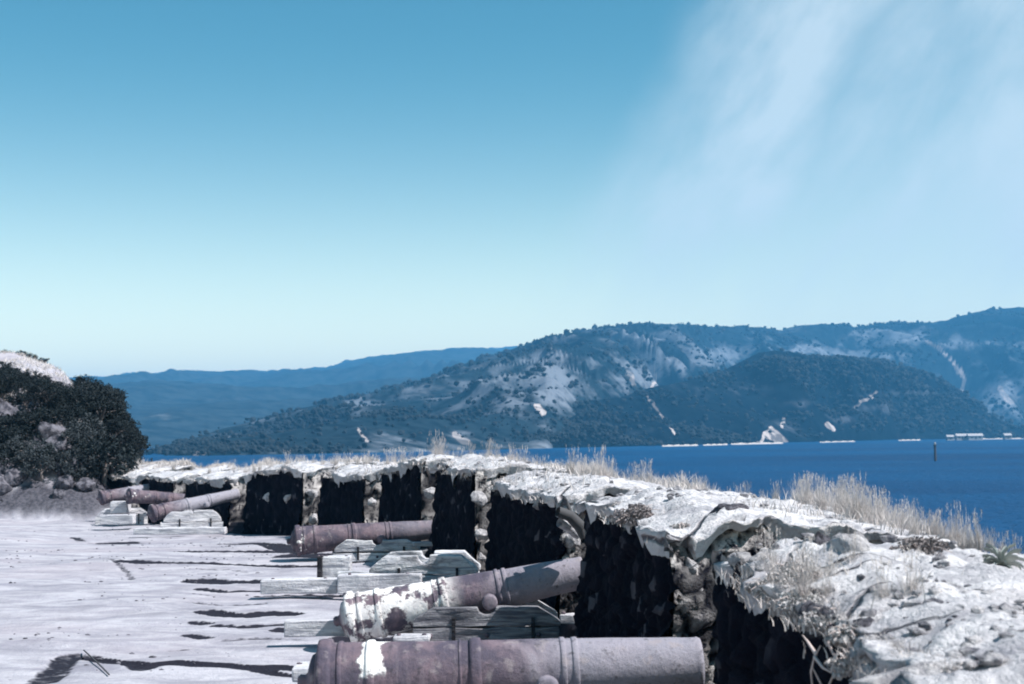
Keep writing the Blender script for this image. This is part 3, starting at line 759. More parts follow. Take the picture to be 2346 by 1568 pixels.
def build_gravel():
    rs = np.random.default_rng(31); n = 4200
    d = 11 + 34 * rs.uniform(0, 1, n) ** 1.5; w = -.3 - 12 * rs.uniform(0, 1, n) ** 1.2; x, y = P(d, w); z = ground_z(d, w)
    keep = fbm(np.stack([x, y, 0 * x], 1) * .9 + 3, 3) + rs.uniform(-.35, .35, n) > .32; x, y, z = x[keep], y[keep], z[keep]; n = len(x)
    bm = bmesh.new(); bmesh.ops.create_icosphere(bm, subdivisions=1, radius=1); bv = np.array([v.co[:] for v in bm.verts]); bf = np.array([[v.index for v in f.verts] for f in bm.faces]); bm.free()
    sc = (.006 + .022 * rs.uniform(0, 1, (n, 1, 1)) ** 2) * rs.uniform(.6, 1.4, (n, 1, 3)) * np.array([1.3, 1, .7])
    V = np.stack([x, y, z], 1)[:, None] + bv[None] * sc * rs.uniform(.75, 1.25, (n, len(bv), 1))
    F = (np.arange(n)[:, None, None] * len(bv) + bf[None]).reshape(-1, 3)
    tag(link('gravel', mesh_np('gravel', V.reshape(-1, 3), F, M_ROCKD, False)), 'small stones strewn over the pale ground behind the guns', 'gravel', kind='stuff')
build_gravel()
def build_litter():
    rs = np.random.default_rng(33); n = 4200
    d = 5.5 + 30 * rs.uniform(0, 1, n) ** 1.6; w = rs.uniform(.05, TH - .1, n); x, y = P(d, w)
    keep = (fbm(np.stack([x, y, 0 * x], 1) * 1.5 + 9, 3) + rs.uniform(-.6, .6, n) > .1) & ~np.array([any(abs(a - e) < h + .4 * b / TH + .05 for e, h in zip(EMB, HG)) for a, b in zip(d, w)])
    d, w, x, y = d[keep], w[keep], x[keep], y[keep]; n = len(x); z = ztop(d, w) + .012
    bm = bmesh.new(); bmesh.ops.create_icosphere(bm, subdivisions=1, radius=1); bv = np.array([v.co[:] for v in bm.verts]); bf = np.array([[v.index for v in f.verts] for f in bm.faces]); bm.free()
    sc = (.008 + .032 * rs.uniform(0, 1, (n, 1, 1)) ** 2.5) * rs.uniform(.6, 1.5, (n, 1, 3)) * np.array([1.2, 1, .7])
    V = np.stack([x, y, z], 1)[:, None] + bv[None] * sc * rs.uniform(.7, 1.3, (n, len(bv), 1))
    F = (np.arange(n)[:, None, None] * len(bv) + bf[None]).reshape(-1, 3)
    tag(link('rubble_litter', mesh_np('rubble_litter', V.reshape(-1, 3), F, M_LITTER, False)), 'crumbled stone chips lying over the parapet top', 'rubble', kind='stuff')
build_litter()
# rocky foot of the left hillside
r_ = random.Random(5)
spots = []
for k in range(40):
    u = r_.uniform(-40, 215); v = r_.uniform(975, 1148); t = (1150 - v) / 165
    d = 46 + t * 9 + r_.uniform(-.6, .6); spots.append((u, d, r_.uniform(.25, .7)))
for k, (u, d, sz) in enumerate(spots):
    x = at(u, 1000, d).x; z, _, _ = gz(x, d)
    make_rock('hillside_rock', (x, d, z + sz * .15), sz, M_ROCKD, k + 60, 'one of the grey rocks tumbled at the foot of the bushy hillside', 'rock', 'rocks at the foot of the left hillside', .75, 3)

# ------------------------------------------------------------------ grass and plants
def blades(base, h, wd, lean, rs, seg=3):
    n = len(base); az = rs.uniform(0, 2 * np.pi, n); fa = rs.uniform(0, 2 * np.pi, n)
    dirv = np.stack([np.cos(az), np.sin(az), 0 * az], 1); sid = np.stack([np.cos(fa), np.sin(fa), 0 * fa], 1)
    V = np.zeros((n, 2 * seg + 1, 3))
    for k in range(seg + 1):
        t = k / seg; c = base + np.array([0, 0, 1]) * (h * t * (1 - .25 * lean * t))[:, None] + dirv * (h * lean * t * t)[:, None]
        if k < seg:
            ww = (wd * (1 - .6 * t))[:, None]
            V[:, 2 * k] = c - sid * ww; V[:, 2 * k + 1] = c + sid * ww
        else: V[:, 2 * k] = c
    o = np.arange(n)[:, None] * (2 * seg + 1); T = []
    for k in range(seg - 1):
        T += [(2 * k, 2 * k + 1, 2 * k + 3), (2 * k, 2 * k + 3, 2 * k + 2)]
    T.append((2 * seg - 2, 2 * seg - 1, 2 * seg))
    F = (o[:, :, None] + np.array(T)[None]).reshape(-1, 3)
    tone = np.repeat(rs.uniform(0, 1, n), 2 * seg + 1)
    return V.reshape(-1, 3), F, tone
def in_gap(d, w):
    g = np.zeros(len(d), bool)
    for e, h in zip(EMB, HG): g |= np.abs(d - e) < h + .42 * np.clip(w, 0, TH) / TH + .05
    return g
def build_crest_grass():
    rs = np.random.default_rng(3); n = 52000
    d = 6.5 + 46 * rs.uniform(0, 1, n) ** .9; w = np.where(rs.uniform(0, 1, n) < .75, rs.normal(TH - .25, .38, n), rs.uniform(.05, TH, n))
    x, y = P(d, w); pp = np.stack([x, y, 0 * x], 1)
    den = fbm(pp * .8 + 21, 3); keep = (den + rs.uniform(-.5, .5, n) + .45 * sstep(TH - 1, TH - .2, w) - .25 * (d < 12) > .12) & ~in_gap(d, w) & (w > .02) & (w < TH + .9)
    d, w, x, y = d[keep], w[keep], x[keep], y[keep]
    z = np.where(w < TH, ztop(d, np.minimum(w, TH)), ztop(d, np.full_like(d, TH)) - .5 * (w - TH)) - .02
    cl = np.clip(.5 + fbm(np.stack([x, y, 0 * x], 1) * 1.3 + 60, 2), .15, 1.3)
    edge = sstep(TH - 1.1, TH - .1, w)
    h = rs.uniform(.05, .13, len(d)) * (.6 + cl) * (1 + .7 * edge)
    v, f, tone = blades(np.stack([x, y, z], 1), h, .0028 + .00016 * d, rs.uniform(.1, .7, len(d)), rs)
    me = mesh_np('dry_grass', v, f, M_GRASS, True, {'tone': tone})
    tag(link('dry_grass', me), 'bleached dry grass growing all along the parapet top', 'grass', kind='stuff')
build_crest_grass()
def build_edge_fringe():
    rs = np.random.default_rng(13); n = 26000
    d = 5.5 + 44 * rs.uniform(0, 1, n) ** 1.3; w = rs.normal(.03, .07, n); x, y = P(d, w); pp = np.stack([x, y, 0 * x], 1)
    keep = ~in_gap(d, w) & (fbm(pp * 1.4 + 5, 3) + rs.uniform(-.4, .4, n) > -.05); d, w, x, y = d[keep], w[keep], x[keep], y[keep]
    z = ztop(d, np.maximum(w, 0)) - .03 - .05 * (w < 0)
    v, f, t = blades(np.stack([x, y, z], 1), rs.uniform(.03, .09, len(d)), .0022 + .00018 * d, rs.uniform(.3, 1.1, len(d)), rs)
    tag(link('edge_grass', mesh_np('edge_grass', v, f, M_GRASS, True, {'tone': t})), 'short dry growth fringing the inner edge of the parapet', 'grass', kind='stuff')
build_edge_fringe()
def tuft_mesh(seed, n, r, hmin, hmax, seeds=True):
    rs = np.random.default_rng(seed); a = rs.uniform(0, 6.28, n); q = r * rs.uniform(0, 1, n) ** .7
    base = np.stack([q * np.cos(a), q * np.sin(a), 0 * a - .03], 1); h = rs.uniform(hmin, hmax, n)
    v, f, t = blades(base, h, np.full(n, .0032), rs.uniform(.08, .75, n), rs, 4)
    A = [v]; Fs = [f]; T = [t]
    if seeds:  # feathery seed heads on the tallest stems
        k = max(4, n // 10); a = rs.uniform(0, 6.28, k); q = r * .6 * rs.uniform(0, 1, k); hh = rs.uniform(hmax * .9, hmax * 1.35, k)
        b2 = np.stack([q * np.cos(a), q * np.sin(a), 0 * a], 1); lean = rs.uniform(.05, .3, k)
        v, f, t = blades(b2, hh, np.full(k, .0030), lean, rs, 4); top = v.reshape(k, 9, 3)[:, 8]
        A.append(v); Fs.append(f + len(A[0])); T.append(t)
        m = k * 10; j = np.repeat(np.arange(k), 10); bb = top[j] - np.stack([0 * j, 0 * j, rs.uniform(0, .16, m)], 1)
        v2, f2, t2 = blades(bb, rs.uniform(.03, .07, m), np.full(m, .0035), rs.uniform(.3, .9, m), rs, 2)
        Fs.append(f2 + len(A[0]) + len(v)); A.append(v2); T.append(np.clip(t2 + .3, 0, 1))
    return mesh_np('tuft_blades', np.concatenate(A), np.concatenate(Fs), M_GRASS, True, {'tone': np.concatenate(T)})
TUFTS = [tuft_mesh(50 + k, 150, .13, .16, .5) for k in range(4)]
TALL = [tuft_mesh(80 + k, 260, .16, .25, .72) for k in range(3)]
rt = random.Random(11)
def crest_point(u, w=TH - .1):
    """parapet outer crest at an image column"""
    dd = np.linspace(7, 52, 1500); x, y = P(dd, w)
    col = 1173 + 3258.3 * x / y
    i = int(np.argmin(np.abs(col - u))); return dd[i]
def put_tuft(me, u, w, s, lab, grp, name='grass_tuft'):
    d = crest_point(u, w); x, y = P(d, w); z = float(ztop(np.array([d]), np.array([min(w, TH)]))[0])
    o = link(name, me, None, (float(x), float(y), z - .02)); o.scale = (s, s, s * rt.uniform(.85, 1.15)); o.rotation_euler = (0, 0, rt.uniform(0, 6.3))
    tag(o, lab, 'grass tuft', grp); return o
for k in range(96):   # tufts all along the crest
    u = 400 + (2330 - 400) * (k + rt.uniform(-.3, .3)) / 96
    put_tuft(rt.choice(TUFTS), u, rt.uniform(TH - .7, TH + .05) if u > 1450 else rt.uniform(.5, TH), rt.uniform(.35, .75) * (.55 if u > 1500 else .85), 'one of the small tufts of bleached grass along the parapet crest', 'small grass tufts on the crest')
for u, s in ((1000, .56), (1012, .50), (925, .42), (1120, .40), (770, .30), (700, .28)):
    put_tuft(rt.choice(TALL), u, 1.3 - rt.uniform(0, .3), s * 1.2, 'tall white plume of grass standing against the water behind the middle parapet blocks', 'grass plumes over the middle blocks')
for k in range(46):
    u = rt.uniform(1800, 2150)
    put_tuft(rt.choice(TALL), u, TH - rt.uniform(0, .7), rt.uniform(.26, .44), 'one of the tall dry grass clumps massed on the right of the parapet', 'tall grass clumps on the right')
for k in range(4):
    put_tuft(rt.choice(TALL), 2185 + 16 * k, TH - .25 + .1 * k, rt.uniform(.30, .38), 'upright grass clump standing alone before the water near the right edge', 'lone upright clump')
for k in range(14):   # thinner ones in front of the near edge
    p = top_at(rt.uniform(1700, 2120), rt.uniform(1290, 1400)); o = link('grass_tuft', rt.choice(TUFTS), None, p - Vector((0, 0, .03))); o.scale = [rt.uniform(.3, .5)] * 3
    tag(o, 'one of the thin tufts scattered on the near right parapet top', 'grass tuft', 'thin tufts on the near parapet')

def leafy(center, rad, n, size, rs, mat_name=None, clump=24, shape=(1, 1, 1)):
    """leaf faces gathered into clumps through a volume"""
    k = clump; c = rs.normal(0, 1, (k, 3)); c /= np.linalg.norm(c, axis=1)[:, None]; c *= (rs.uniform(.25, 1, k) ** .6)[:, None] * rad * .8
    cs = rad * rs.uniform(.18, .38, k); i = rs.integers(0, k, n)
    g = rs.normal(0, 1, (n, 3)); g /= np.linalg.norm(g, axis=1)[:, None]; p = c[i] + g * (cs[i] * rs.uniform(.3, 1, n) ** .5)[:, None]
    p = p * np.array(shape) + center
    a = rs.normal(0, 1, (n, 3)); a /= np.linalg.norm(a, axis=1)[:, None]; b = np.cross(a, rs.normal(0, 1, (n, 3))); b /= np.linalg.norm(b, axis=1)[:, None] + 1e-9
    s = size * rs.uniform(.6, 1.3, n)[:, None]
    V = np.stack([p - a * s, p + b * s * .45, p + a * s, p - b * s * .45], 1).reshape(-1, 3)
    F = np.arange(4 * n).reshape(n, 4); tone = np.repeat(np.clip(rs.uniform(0, 1, k)[i] + rs.uniform(-.2, .2, n), 0, 1), 4)
    return V, F, tone
def tree_meshes(seed, h, rad, nleaf, leaf, mat, trunk_h=.35, shape=(1, 1, .85)):
    rs = np.random.default_rng(seed); A = Acc()
    top = np.array([rs.uniform(-.1, .1) * h, rs.uniform(-.1, .1) * h, h * .6])
    A.add(*tube_arrays([(0, 0, -.3), top * .3 + [.05 * h, 0, 0], top * .65, top], [.055 * h, .045 * h, .032 * h, .015 * h]))
    cents = []
    for k in range(7):
        a = k * 2.4 + rs.uniform(-.3, .3); e = np.array([math.cos(a) * rad * .62, math.sin(a) * rad * .62, h * (trunk_h + .2 + .35 * rs.uniform(0, 1))])
        st = top * rs.uniform(.35, .9); A.add(*tube_arrays([st, (st + e) / 2 + [0, 0, .06 * h], e], [.024 * h, .016 * h, .006 * h], 5)); cents.append(e)
    cents.append(top + [0, 0, h * .12])
    V = []; F = []; T = []; n = 0
    for c in cents:
        v, f, t = leafy(c, rad * .55, nleaf // 8, leaf, rs, clump=14, shape=shape); V.append(v); F.append(f + n); n += len(v); T.append(t)
    return A.mesh('trunk', M_BARK), mesh_np('crown', np.concatenate(V), np.concatenate(F), mat, False, {'tone': np.concatenate(T)})
TREES = [tree_meshes(100 + k, 3.0, 1.6, 4200, .075, M_GREEN) for k in range(4)]
SHRUBS = [tree_meshes(120 + k, 1.2, .8, 2200, .05, M_GREEN if k < 2 else M_GREEN2, .1) for k in range(3)]
def plant(kind, x, y, s, name, label, cat, grp, dz=0, sz=1.0):
    z, _, _ = gz(x, y)
    r = thing(name, label, cat, (x, y, z + dz), (0, 0, rt.uniform(0, 6.3)), grp); r.scale = (s, s, s * sz)
    link('trunk', kind[0], r); link('crown', kind[1], r); return r
VT = [(-60, 828), (10, 840), (70, 846), (130, 882), (205, 910), (222, 866), (262, 872), (290, 925), (315, 968), (330, 1002), (362, 1032)]
n_t = 0
for k in range(900):
    u = rt.uniform(-60, 345); d = rt.uniform(51, 70); x = at(u, 1000, d).x; z, _, _ = gz(x, d)
    if z < -.2 or n_t >= 125 or (u < 110 and d < 54.5): continue
    h = rt.uniform(.8, 3.2); vt = float(np.interp(u + (.55 * h * 3258 / d * .7 if u > 200 else 0), [q[0] for q in VT], [q[1] for q in VT]))
    v = 1000 + (1173 - u) * .0094 - (z + h - CAMZ) / d * 3258.3
    if not (vt - 2 < v < vt + 105) or v > 1015: continue
    n_t += 1
    plant(TREES[k % 4], x, d, h / 3.1, 'tree', 'one of the dark bushy trees massed on the left hillside', 'tree', 'dark trees on the left hillside')
plant(SHRUBS[0], at(346, 1000, 56).x, 56, 1.15, 'shrub', 'small dark shrub at the right foot of the hillside trees', 'shrub', None)
plant(SHRUBS[1], at(238, 1000, 47.5).x, 47.5, 1.55, 'shrub', 'big black shrub beside the breech of the farthest cannon', 'shrub', None)
plant(SHRUBS[0], at(262, 1000, 48.5).x, 48.5, 1.15, 'shrub', 'dark shrub just right of the big black one by the farthest cannon', 'shrub', None)
for k in range(56):
    u = rt.uniform(-20, 225); d = rt.uniform(46.3, 54); x = at(u, 1000, d).x
    plant(SHRUBS[k % 3], x, d, rt.uniform(.4, .95), 'shrub', 'one of the low shrubs growing between the hillside rocks', 'shrub', 'low shrubs among the hillside rocks')
for k, u in enumerate((12, 45, 70, 95, 175, 190)):
    d = 76; x = at(u, 1000, d).x
    plant(SHRUBS[k % 2], x, d, .45, 'shrub', 'one of the small bushes on the skyline of the left hill', 'shrub', 'skyline bushes on the left hill')
def build_hill_grass():
    rs = np.random.default_rng(8); n = 44000
    x = rs.uniform(-34, -11, n); y = rs.uniform(46, 82, n); d = y.copy(); k = np.zeros(n)
    for _ in range(6):
        s = slope(d); px, py = P(d, 0 * d); d = d + ((x - px) * s + (y - py)) / (1 + s * s)
    px, py = P(d, 0 * d); s = slope(d); L = np.sqrt(1 + s * s); w = (x - px) / L - (y - py) * s / L
    z = ground_z(d, w)
    hh = hill_z(x, y); keep = (((hh > .9) & (y > 58)) | ((w > -3.5) & (w < 4) & (d > 48)))
    x, y, z = x[keep], y[keep], z[keep]
    v, f, t = blades(np.stack([x, y, z - .03], 1), rs.uniform(.08, .22, len(x)), np.full(len(x), .014), rs.uniform(.2, .8, len(x)), rs, 2)
    tag(link('hill_grass', mesh_np('hill_grass', v, f, M_GRASS, True, {'tone': t})), 'bleached grass covering the upper slope of the left hill', 'grass', kind='stuff')
build_hill_grass()
# dry scrub hanging over the near edge
def scrub(u, v, rad, n, lab, seed, d=None, leaf=.013, mat=None):
    p = top_at(u, v) if d is None else at(u, v, d); rs = np.random.default_rng(seed)
    root = thing('dry_scrub', lab, 'scrub', p, group='dry scrub on the near parapet')
    V, F, T = leafy(np.zeros(3), rad, int(n * 2.2), leaf, rs, clump=40, shape=(1, 1, .55))
    link('leaves', mesh_np('leaves', V, F, mat or M_SCRUB, False, {'tone': T}), root)
    A = Acc()
    for k in range(14):
        e = rs.normal(0, 1, 3); e /= np.linalg.norm(e); e = e * rad * np.array([1, 1, .6]); A.add(*tube_arrays([(0, 0, -.05), e * .5 + [0, 0, .03], e], [.006, .004, .002], 5))
    link('twigs', A.mesh('twigs', M_TWIG), root)
for k, (u, v, rad, n, lab) in enumerate([(1760, 1352, .13, 1300, 'dry scrub hanging over the black face right of the foreground muzzle'),
        (1830, 1385, .13, 1500, 'thick dry scrub midway along the near parapet edge'), (1890, 1425, .12, 1400, 'dry scrub drooping towards the bottom right'), (1830, 1330, .20, 1500, 'pale scrub mound below the tall grass clumps'),
        (1940, 1462, .10, 900, 'last scrub on the near edge above the bare twigs'), (1460, 1185, .20, 1000, 'grey scrub on top of the second parapet block'), (1560, 1215, .10, 600, 'little scrub beside the capping stone'), (2110, 1270, .20, 1500, 'brown scrub between the boulder and the lone grass clump'),
        (1960, 1530, .13, 900, 'scrub in the bottom right among broken stones')]):
    scrub(u, v, rad, n, lab, 200 + k, mat=M_SCRUB if k not in (5, 7) else M_BROWN)
# bare twigs bottom right
A = Acc()
for pts in ([(1862, 1575, 7.2), (1858, 1540, 7.15), (1866, 1505, 7.1), (1880, 1480, 7.05)], [(1866, 1505, 7.1), (1885, 1530, 7.0), (1905, 1542, 6.95)], [(1900, 1570, 7.0), (1915, 1530, 7.0), (1930, 1500, 6.9), (1950, 1475, 6.8)], [(1870, 1500, 7.1), (1850, 1470, 7.2), (1838, 1455, 7.2)], [(1885, 1575, 7.1), (1872, 1550, 7.1), (1862, 1530, 7.1)], [(1895, 1470, 7), (1910, 1500, 7), (1925, 1520, 6.95)]):
    w = [np.array(at(q[0], q[1], q[2] * .915)) for q in pts]
    if pts[0][1] > 1565: w = [np.array([w[0][0] + .03, w[0][1] + .05, .0]), (w[0] * [1, 1, .5]) + [.015, .02, 0]] + w
    w = np.array(w); A.add(*tube_arrays(w, np.linspace(.0085, .003, len(w)), 6))
me = A.mesh('dead_branch', M_TWIG); tag(link('dead_branch', me), 'bare curved pinkish twigs against the black shade at bottom right', 'branch')
w = np.array([at(*q) for q in [(1283, 1196, 14.15), (1300, 1205, 14.2), (1318, 1222, 14.3), (1327, 1232, 14.3)]])
A = Acc(); A.add(*tube_arrays(w, [.055, .06, .05, .03], 8)); tag(link('driftwood_log', A.mesh('driftwood_log', M_SLEEP)), 'short bleached log leaning across the embrasure above the raised muzzle', 'log')
w = np.array([at(*q) for q in [(1278, 1172, 14.0), (1305, 1182, 14.05), (1328, 1205, 14.1), (1340, 1232, 14.1)]])
A = Acc(); A.add(*tube_arrays(w, [.05, .06, .065, .05], 8)); A.add(*tube_arrays([w[1], w[1] + np.array([.0, 0, .06]), w[1] + np.array([-.02, .02, .13])], [.03, .025, .015], 6)); tag(link('charred_log', A.mesh('charred_log', M_STEEL)), 'black charred forked log above the bleached one over the embrasure', 'log')
w = np.array([onz(u, v, .03) for u, v in ((192, 1490), (214, 1510), (236, 1531), (250, 1546))])
A = Acc(); A.add(*tube_arrays(w, [.007] * 4, 6)); tag(link('thin_rod', A.mesh('thin_rod', M_STEEL)), 'thin dark rod lying on the pale ground at bottom left', 'rod')
# rosette plant
def rosette(p, n, L, seed):
    rs = np.random.default_rng(seed); root = thing('rosette_plant', 'spiky grey green rosette plant at the far right edge', 'plant', p)
    for k in range(n):
        a = k * 2.4; el = R(80) * (1 - k / n) + R(5); l = L * rs.uniform(.8, 1.1); V = []
        d = np.array([math.cos(a), math.sin(a), 0]); s = np.array([-d[1], d[0], 0])
        for j in range(6):
            t = j / 5; e = el - .5 * t * t; c = d * l * t * math.cos(e) + np.array([0, 0, 1]) * (l * t * math.sin(e) + .05); ww = .019 * (1 - t) ** .7 * (.5 + 1.2 * t if t < .4 else 1)
            up = np.array([0, 0, 1]) * .012
            V += [c - s * ww + up, c - up * .4, c + s * ww + up]
        F = [(3 * j + q, 3 * j + 3 + q, 3 * j + 4 + q, 3 * j + 1 + q) for j in range(5) for q in (0, 1)]
        me = mesh_np('leaf', V, F, M_AGAVE, True, {'tone': np.full(len(V), rs.uniform(0, 1))}); link('leaf', me, root)
    v, f = tube_arrays([(0, 0, -.05), (0, 0, .08)], [.02, .015], 8); link('stem', mesh_np('stem', v, f, M_BARK), root)
rosette(top_at(2295, 1300) - Vector((0, 0, .05)), 26, .13, 4)

# ------------------------------------------------------------------ sea
SEAZ = -6.0
v, f = np.array([(-9000, -200, SEAZ), (9000, -200, SEAZ), (9000, 9000, SEAZ), (-9000, 9000, SEAZ)]), np.array([(0, 1, 2, 3)])
tag(link('water', mesh_np('water', v, f, mat_sea(), False)), kind='structure')

# ------------------------------------------------------------------ far hills
def elev(u, v):   # tangent of elevation for an image point, per unit forward distance
    r = ray(u, v); return r.x / r.y, r.z / r.y
def build_hill(name, ridge, shore, dr, mat, depth_back, nu, nv, amp, seed, bare=(), scars=(), conv=.8, gul=60.):
    """terrain from a shoreline up to a ridge; ridge/shore are image polylines, dr = ridge distance by column"""
    us = np.linspace(ridge[0][0], ridge[-1][0], nu)
    vr = np.interp(us, [q[0] for q in ridge], [q[1] for q in ridge])
    vs = np.interp(us, [q[0] for q in shore], [q[1] for q in shore])
    kr = np.array([elev(a, b) for a, b in zip(us, vr)]); ks = np.array([elev(a, b) for a, b in zip(us, vs)])
    dS = (SEAZ - CAMZ) / ks[:, 1]; dR = np.maximum(np.interp(us, [q[0] for q in dr], [q[1] for q in dr]), dS * 1.02)
    zR = CAMZ + kr[:, 1] * dR
    ts = np.concatenate([np.linspace(-.04, 1, nv), np.linspace(1.03, 1 + depth_back, 14)])
    U, T = np.meshgrid(np.arange(nu), ts, indexing='ij'); U = U.ravel(); T = T.ravel()
    d = dS[U] + (dR - dS)[U] * T; x = kr[U, 0] * d
    t = np.clip(T, 0, 1)
    z = SEAZ - 2 + (zR[U] - SEAZ + 2) * t ** conv
    back = np.clip((T - 1) / depth_back, 0, 1); z = z - (zR[U] - SEAZ) * back ** 1.4 * .9
    p = np.stack([x, d, 0 * x], 1)
    warp = np.stack([fbm(p / gul / 3 + seed, 3), fbm(p / gul / 3 + seed + 9, 3), 0 * x], 1) * .9
    g = 1 - np.abs(fbm(p / gul / 1.6 + warp + seed * 3, 3, .38)) * 1.35
    env = np.sin(np.pi * np.clip(t, 0, 1)) ** .8
    hgt = np.maximum(zR[U] - SEAZ, 0)
    z = z + env * hgt * amp * (g - .55) + (1 - back) * .007 * hgt * fbm(p / 18. + seed, 3) * (T > .05)
    z = np.where(T < .0, SEAZ - 3, np.maximum(z, SEAZ - 3))
    # image columns / rows of every vertex, used to find the bare patches and scars
    u_ = us[U]; ez = (z - CAMZ) / d; v_ = 784 - 3258.3 * (ez - math.tan(R(3.76))) + (1173 - u_) * .0094
    b = np.zeros(len(x))
    for (bu, bv, ru, rv, k) in bare: b = np.maximum(b, k * np.exp(-((u_ - bu) / ru) ** 2 - ((v_ - bv) / rv) ** 2)) if k > 0 else b + k * np.exp(-((u_ - bu) / ru) ** 2 - ((v_ - bv) / rv) ** 2)
    sc = np.zeros(len(x))
    wob = 5 * fbm(np.stack([u_ / 14., v_ / 14., 0 * u_], 1), 3)
    for pts, wd in scars:
        r = segdist(u_ + wob * (wd > 3), v_ + wob * .6 * (wd > 3), np.array(pts, float)); sc = np.maximum(sc, 1 - sstep(wd * .5, wd * 1.1, r))
    me = mesh_np(name, np.stack([x, d, z], 1), gridf(nu, len(ts)), mat, True, {'bare': b, 'scar': sc})
    o = tag(link(name, me), kind='structure')
    return np.stack([x, d, z], 1), b, sc, T
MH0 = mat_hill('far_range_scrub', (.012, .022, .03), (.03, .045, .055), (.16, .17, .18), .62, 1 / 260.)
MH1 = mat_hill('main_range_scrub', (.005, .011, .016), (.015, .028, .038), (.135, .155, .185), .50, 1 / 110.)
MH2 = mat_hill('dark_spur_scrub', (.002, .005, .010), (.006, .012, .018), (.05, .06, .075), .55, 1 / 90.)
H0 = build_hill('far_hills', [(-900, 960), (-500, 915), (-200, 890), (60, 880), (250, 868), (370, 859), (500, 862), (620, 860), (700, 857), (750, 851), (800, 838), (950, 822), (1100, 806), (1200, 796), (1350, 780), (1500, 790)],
    [(-900, 1039), (60, 1030), (1500, 1008)], [(-900, 4300), (60, 4700), (1500, 5600)], MH0, .6, 420, 70, .27, 3,
    bare=[(470, 935, 90, 14, .45), (600, 945, 60, 10, .5), (380, 960, 60, 20, .35), (550, 915, 60, 10, .4)], conv=.75, gul=330)
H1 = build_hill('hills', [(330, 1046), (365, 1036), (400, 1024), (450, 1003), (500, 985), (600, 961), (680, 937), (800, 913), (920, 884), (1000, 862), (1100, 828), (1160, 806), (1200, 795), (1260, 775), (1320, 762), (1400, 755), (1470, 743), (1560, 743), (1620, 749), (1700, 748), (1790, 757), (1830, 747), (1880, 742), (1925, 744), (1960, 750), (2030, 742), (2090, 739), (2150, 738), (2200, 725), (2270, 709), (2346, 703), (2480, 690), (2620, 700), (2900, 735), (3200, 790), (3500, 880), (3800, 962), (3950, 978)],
    [(330, 1050), (500, 1046), (900, 1037), (1250, 1028), (1500, 1014), (1800, 1005), (2346, 999), (2620, 997), (3950, 984)],
    [(330, 760), (500, 1000), (800, 1300), (1200, 1800), (1500, 2250), (1800, 2650), (2620, 3000), (3950, 2900)], MH1, .5, 1250, 150, .32, 5,
    bare=[(1260, 865, 60, 50, .55), (1290, 905, 55, 25, .55), (1500, 775, 45, 8, .6), (1480, 860, 60, 35, .45), (1560, 830, 110, 12, .55), (1650, 810, 60, 14, .5), (1850, 800, 60, 12, .55), (1950, 815, 100, 10, .6), (2060, 770, 90, 16, .45), (1170, 930, 50, 40, .3), (1050, 1000, 30, 16, .35), (820, 930, 40, 22, .35), (2300, 900, 60, 30, .35), (1100, 900, 80, 40, .2), (2250, 740, 120, 30, -.25), (1900, 748, 60, 12, -.3)],
    scars=[([(1435, 862), (1450, 870), (1452, 885)], 8), ([(1500, 858), (1506, 872), (1494, 888)], 6), ([(1228, 930), (1240, 945)], 8), ([(1040, 995), (1060, 1012), (1072, 1015)], 9), ([(2120, 780), (2150, 800), (2165, 815), (2185, 835)], 5), ([(2190, 845), (2205, 870), (2196, 892)], 7), ([(2285, 890), (2300, 915), (2310, 922)], 7), ([(822, 985), (838, 1010)], 4), ([(448, 1042), (462, 1036), (470, 1040)], 7)], gul=95)
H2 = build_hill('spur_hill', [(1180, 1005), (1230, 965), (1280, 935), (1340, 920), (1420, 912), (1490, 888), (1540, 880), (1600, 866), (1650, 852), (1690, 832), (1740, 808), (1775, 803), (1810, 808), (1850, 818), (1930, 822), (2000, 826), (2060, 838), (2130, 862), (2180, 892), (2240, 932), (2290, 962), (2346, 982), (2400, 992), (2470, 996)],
    [(1180, 1029), (1500, 1022), (1800, 1014), (2100, 1007), (2346, 1004), (2470, 1003)],
    [(1180, 980), (1500, 1250), (1780, 1500), (2100, 1750), (2470, 1900)], MH2, .4, 700, 150, .40, 8,
    bare=[(1850, 925, 40, 12, .5), (1990, 935, 70, 16, .55), (2100, 900, 80, 10, .5), (1970, 905, 30, 12, .5), (1780, 980, 60, 18, .4), (1930, 960, 60, 22, .5), (1250, 975, 30, 20, .4), (1620, 985, 100, 10, .2), (1800, 830, 140, 25, -.3)],
    scars=[([(1482, 907), (1505, 940), (1525, 968), (1545, 995)], 3.2), ([(1735, 1015), (1765, 985), (1793, 1012), (1760, 1003)], 8), ([(1795, 965), (1790, 978)], 6), ([(1955, 930), (1985, 915), (2003, 900)], 6), ([(1240, 960), (1232, 975), (1240, 985)], 4), ([(1890, 970), (1905, 985)], 6)], conv=.7, gul=80)

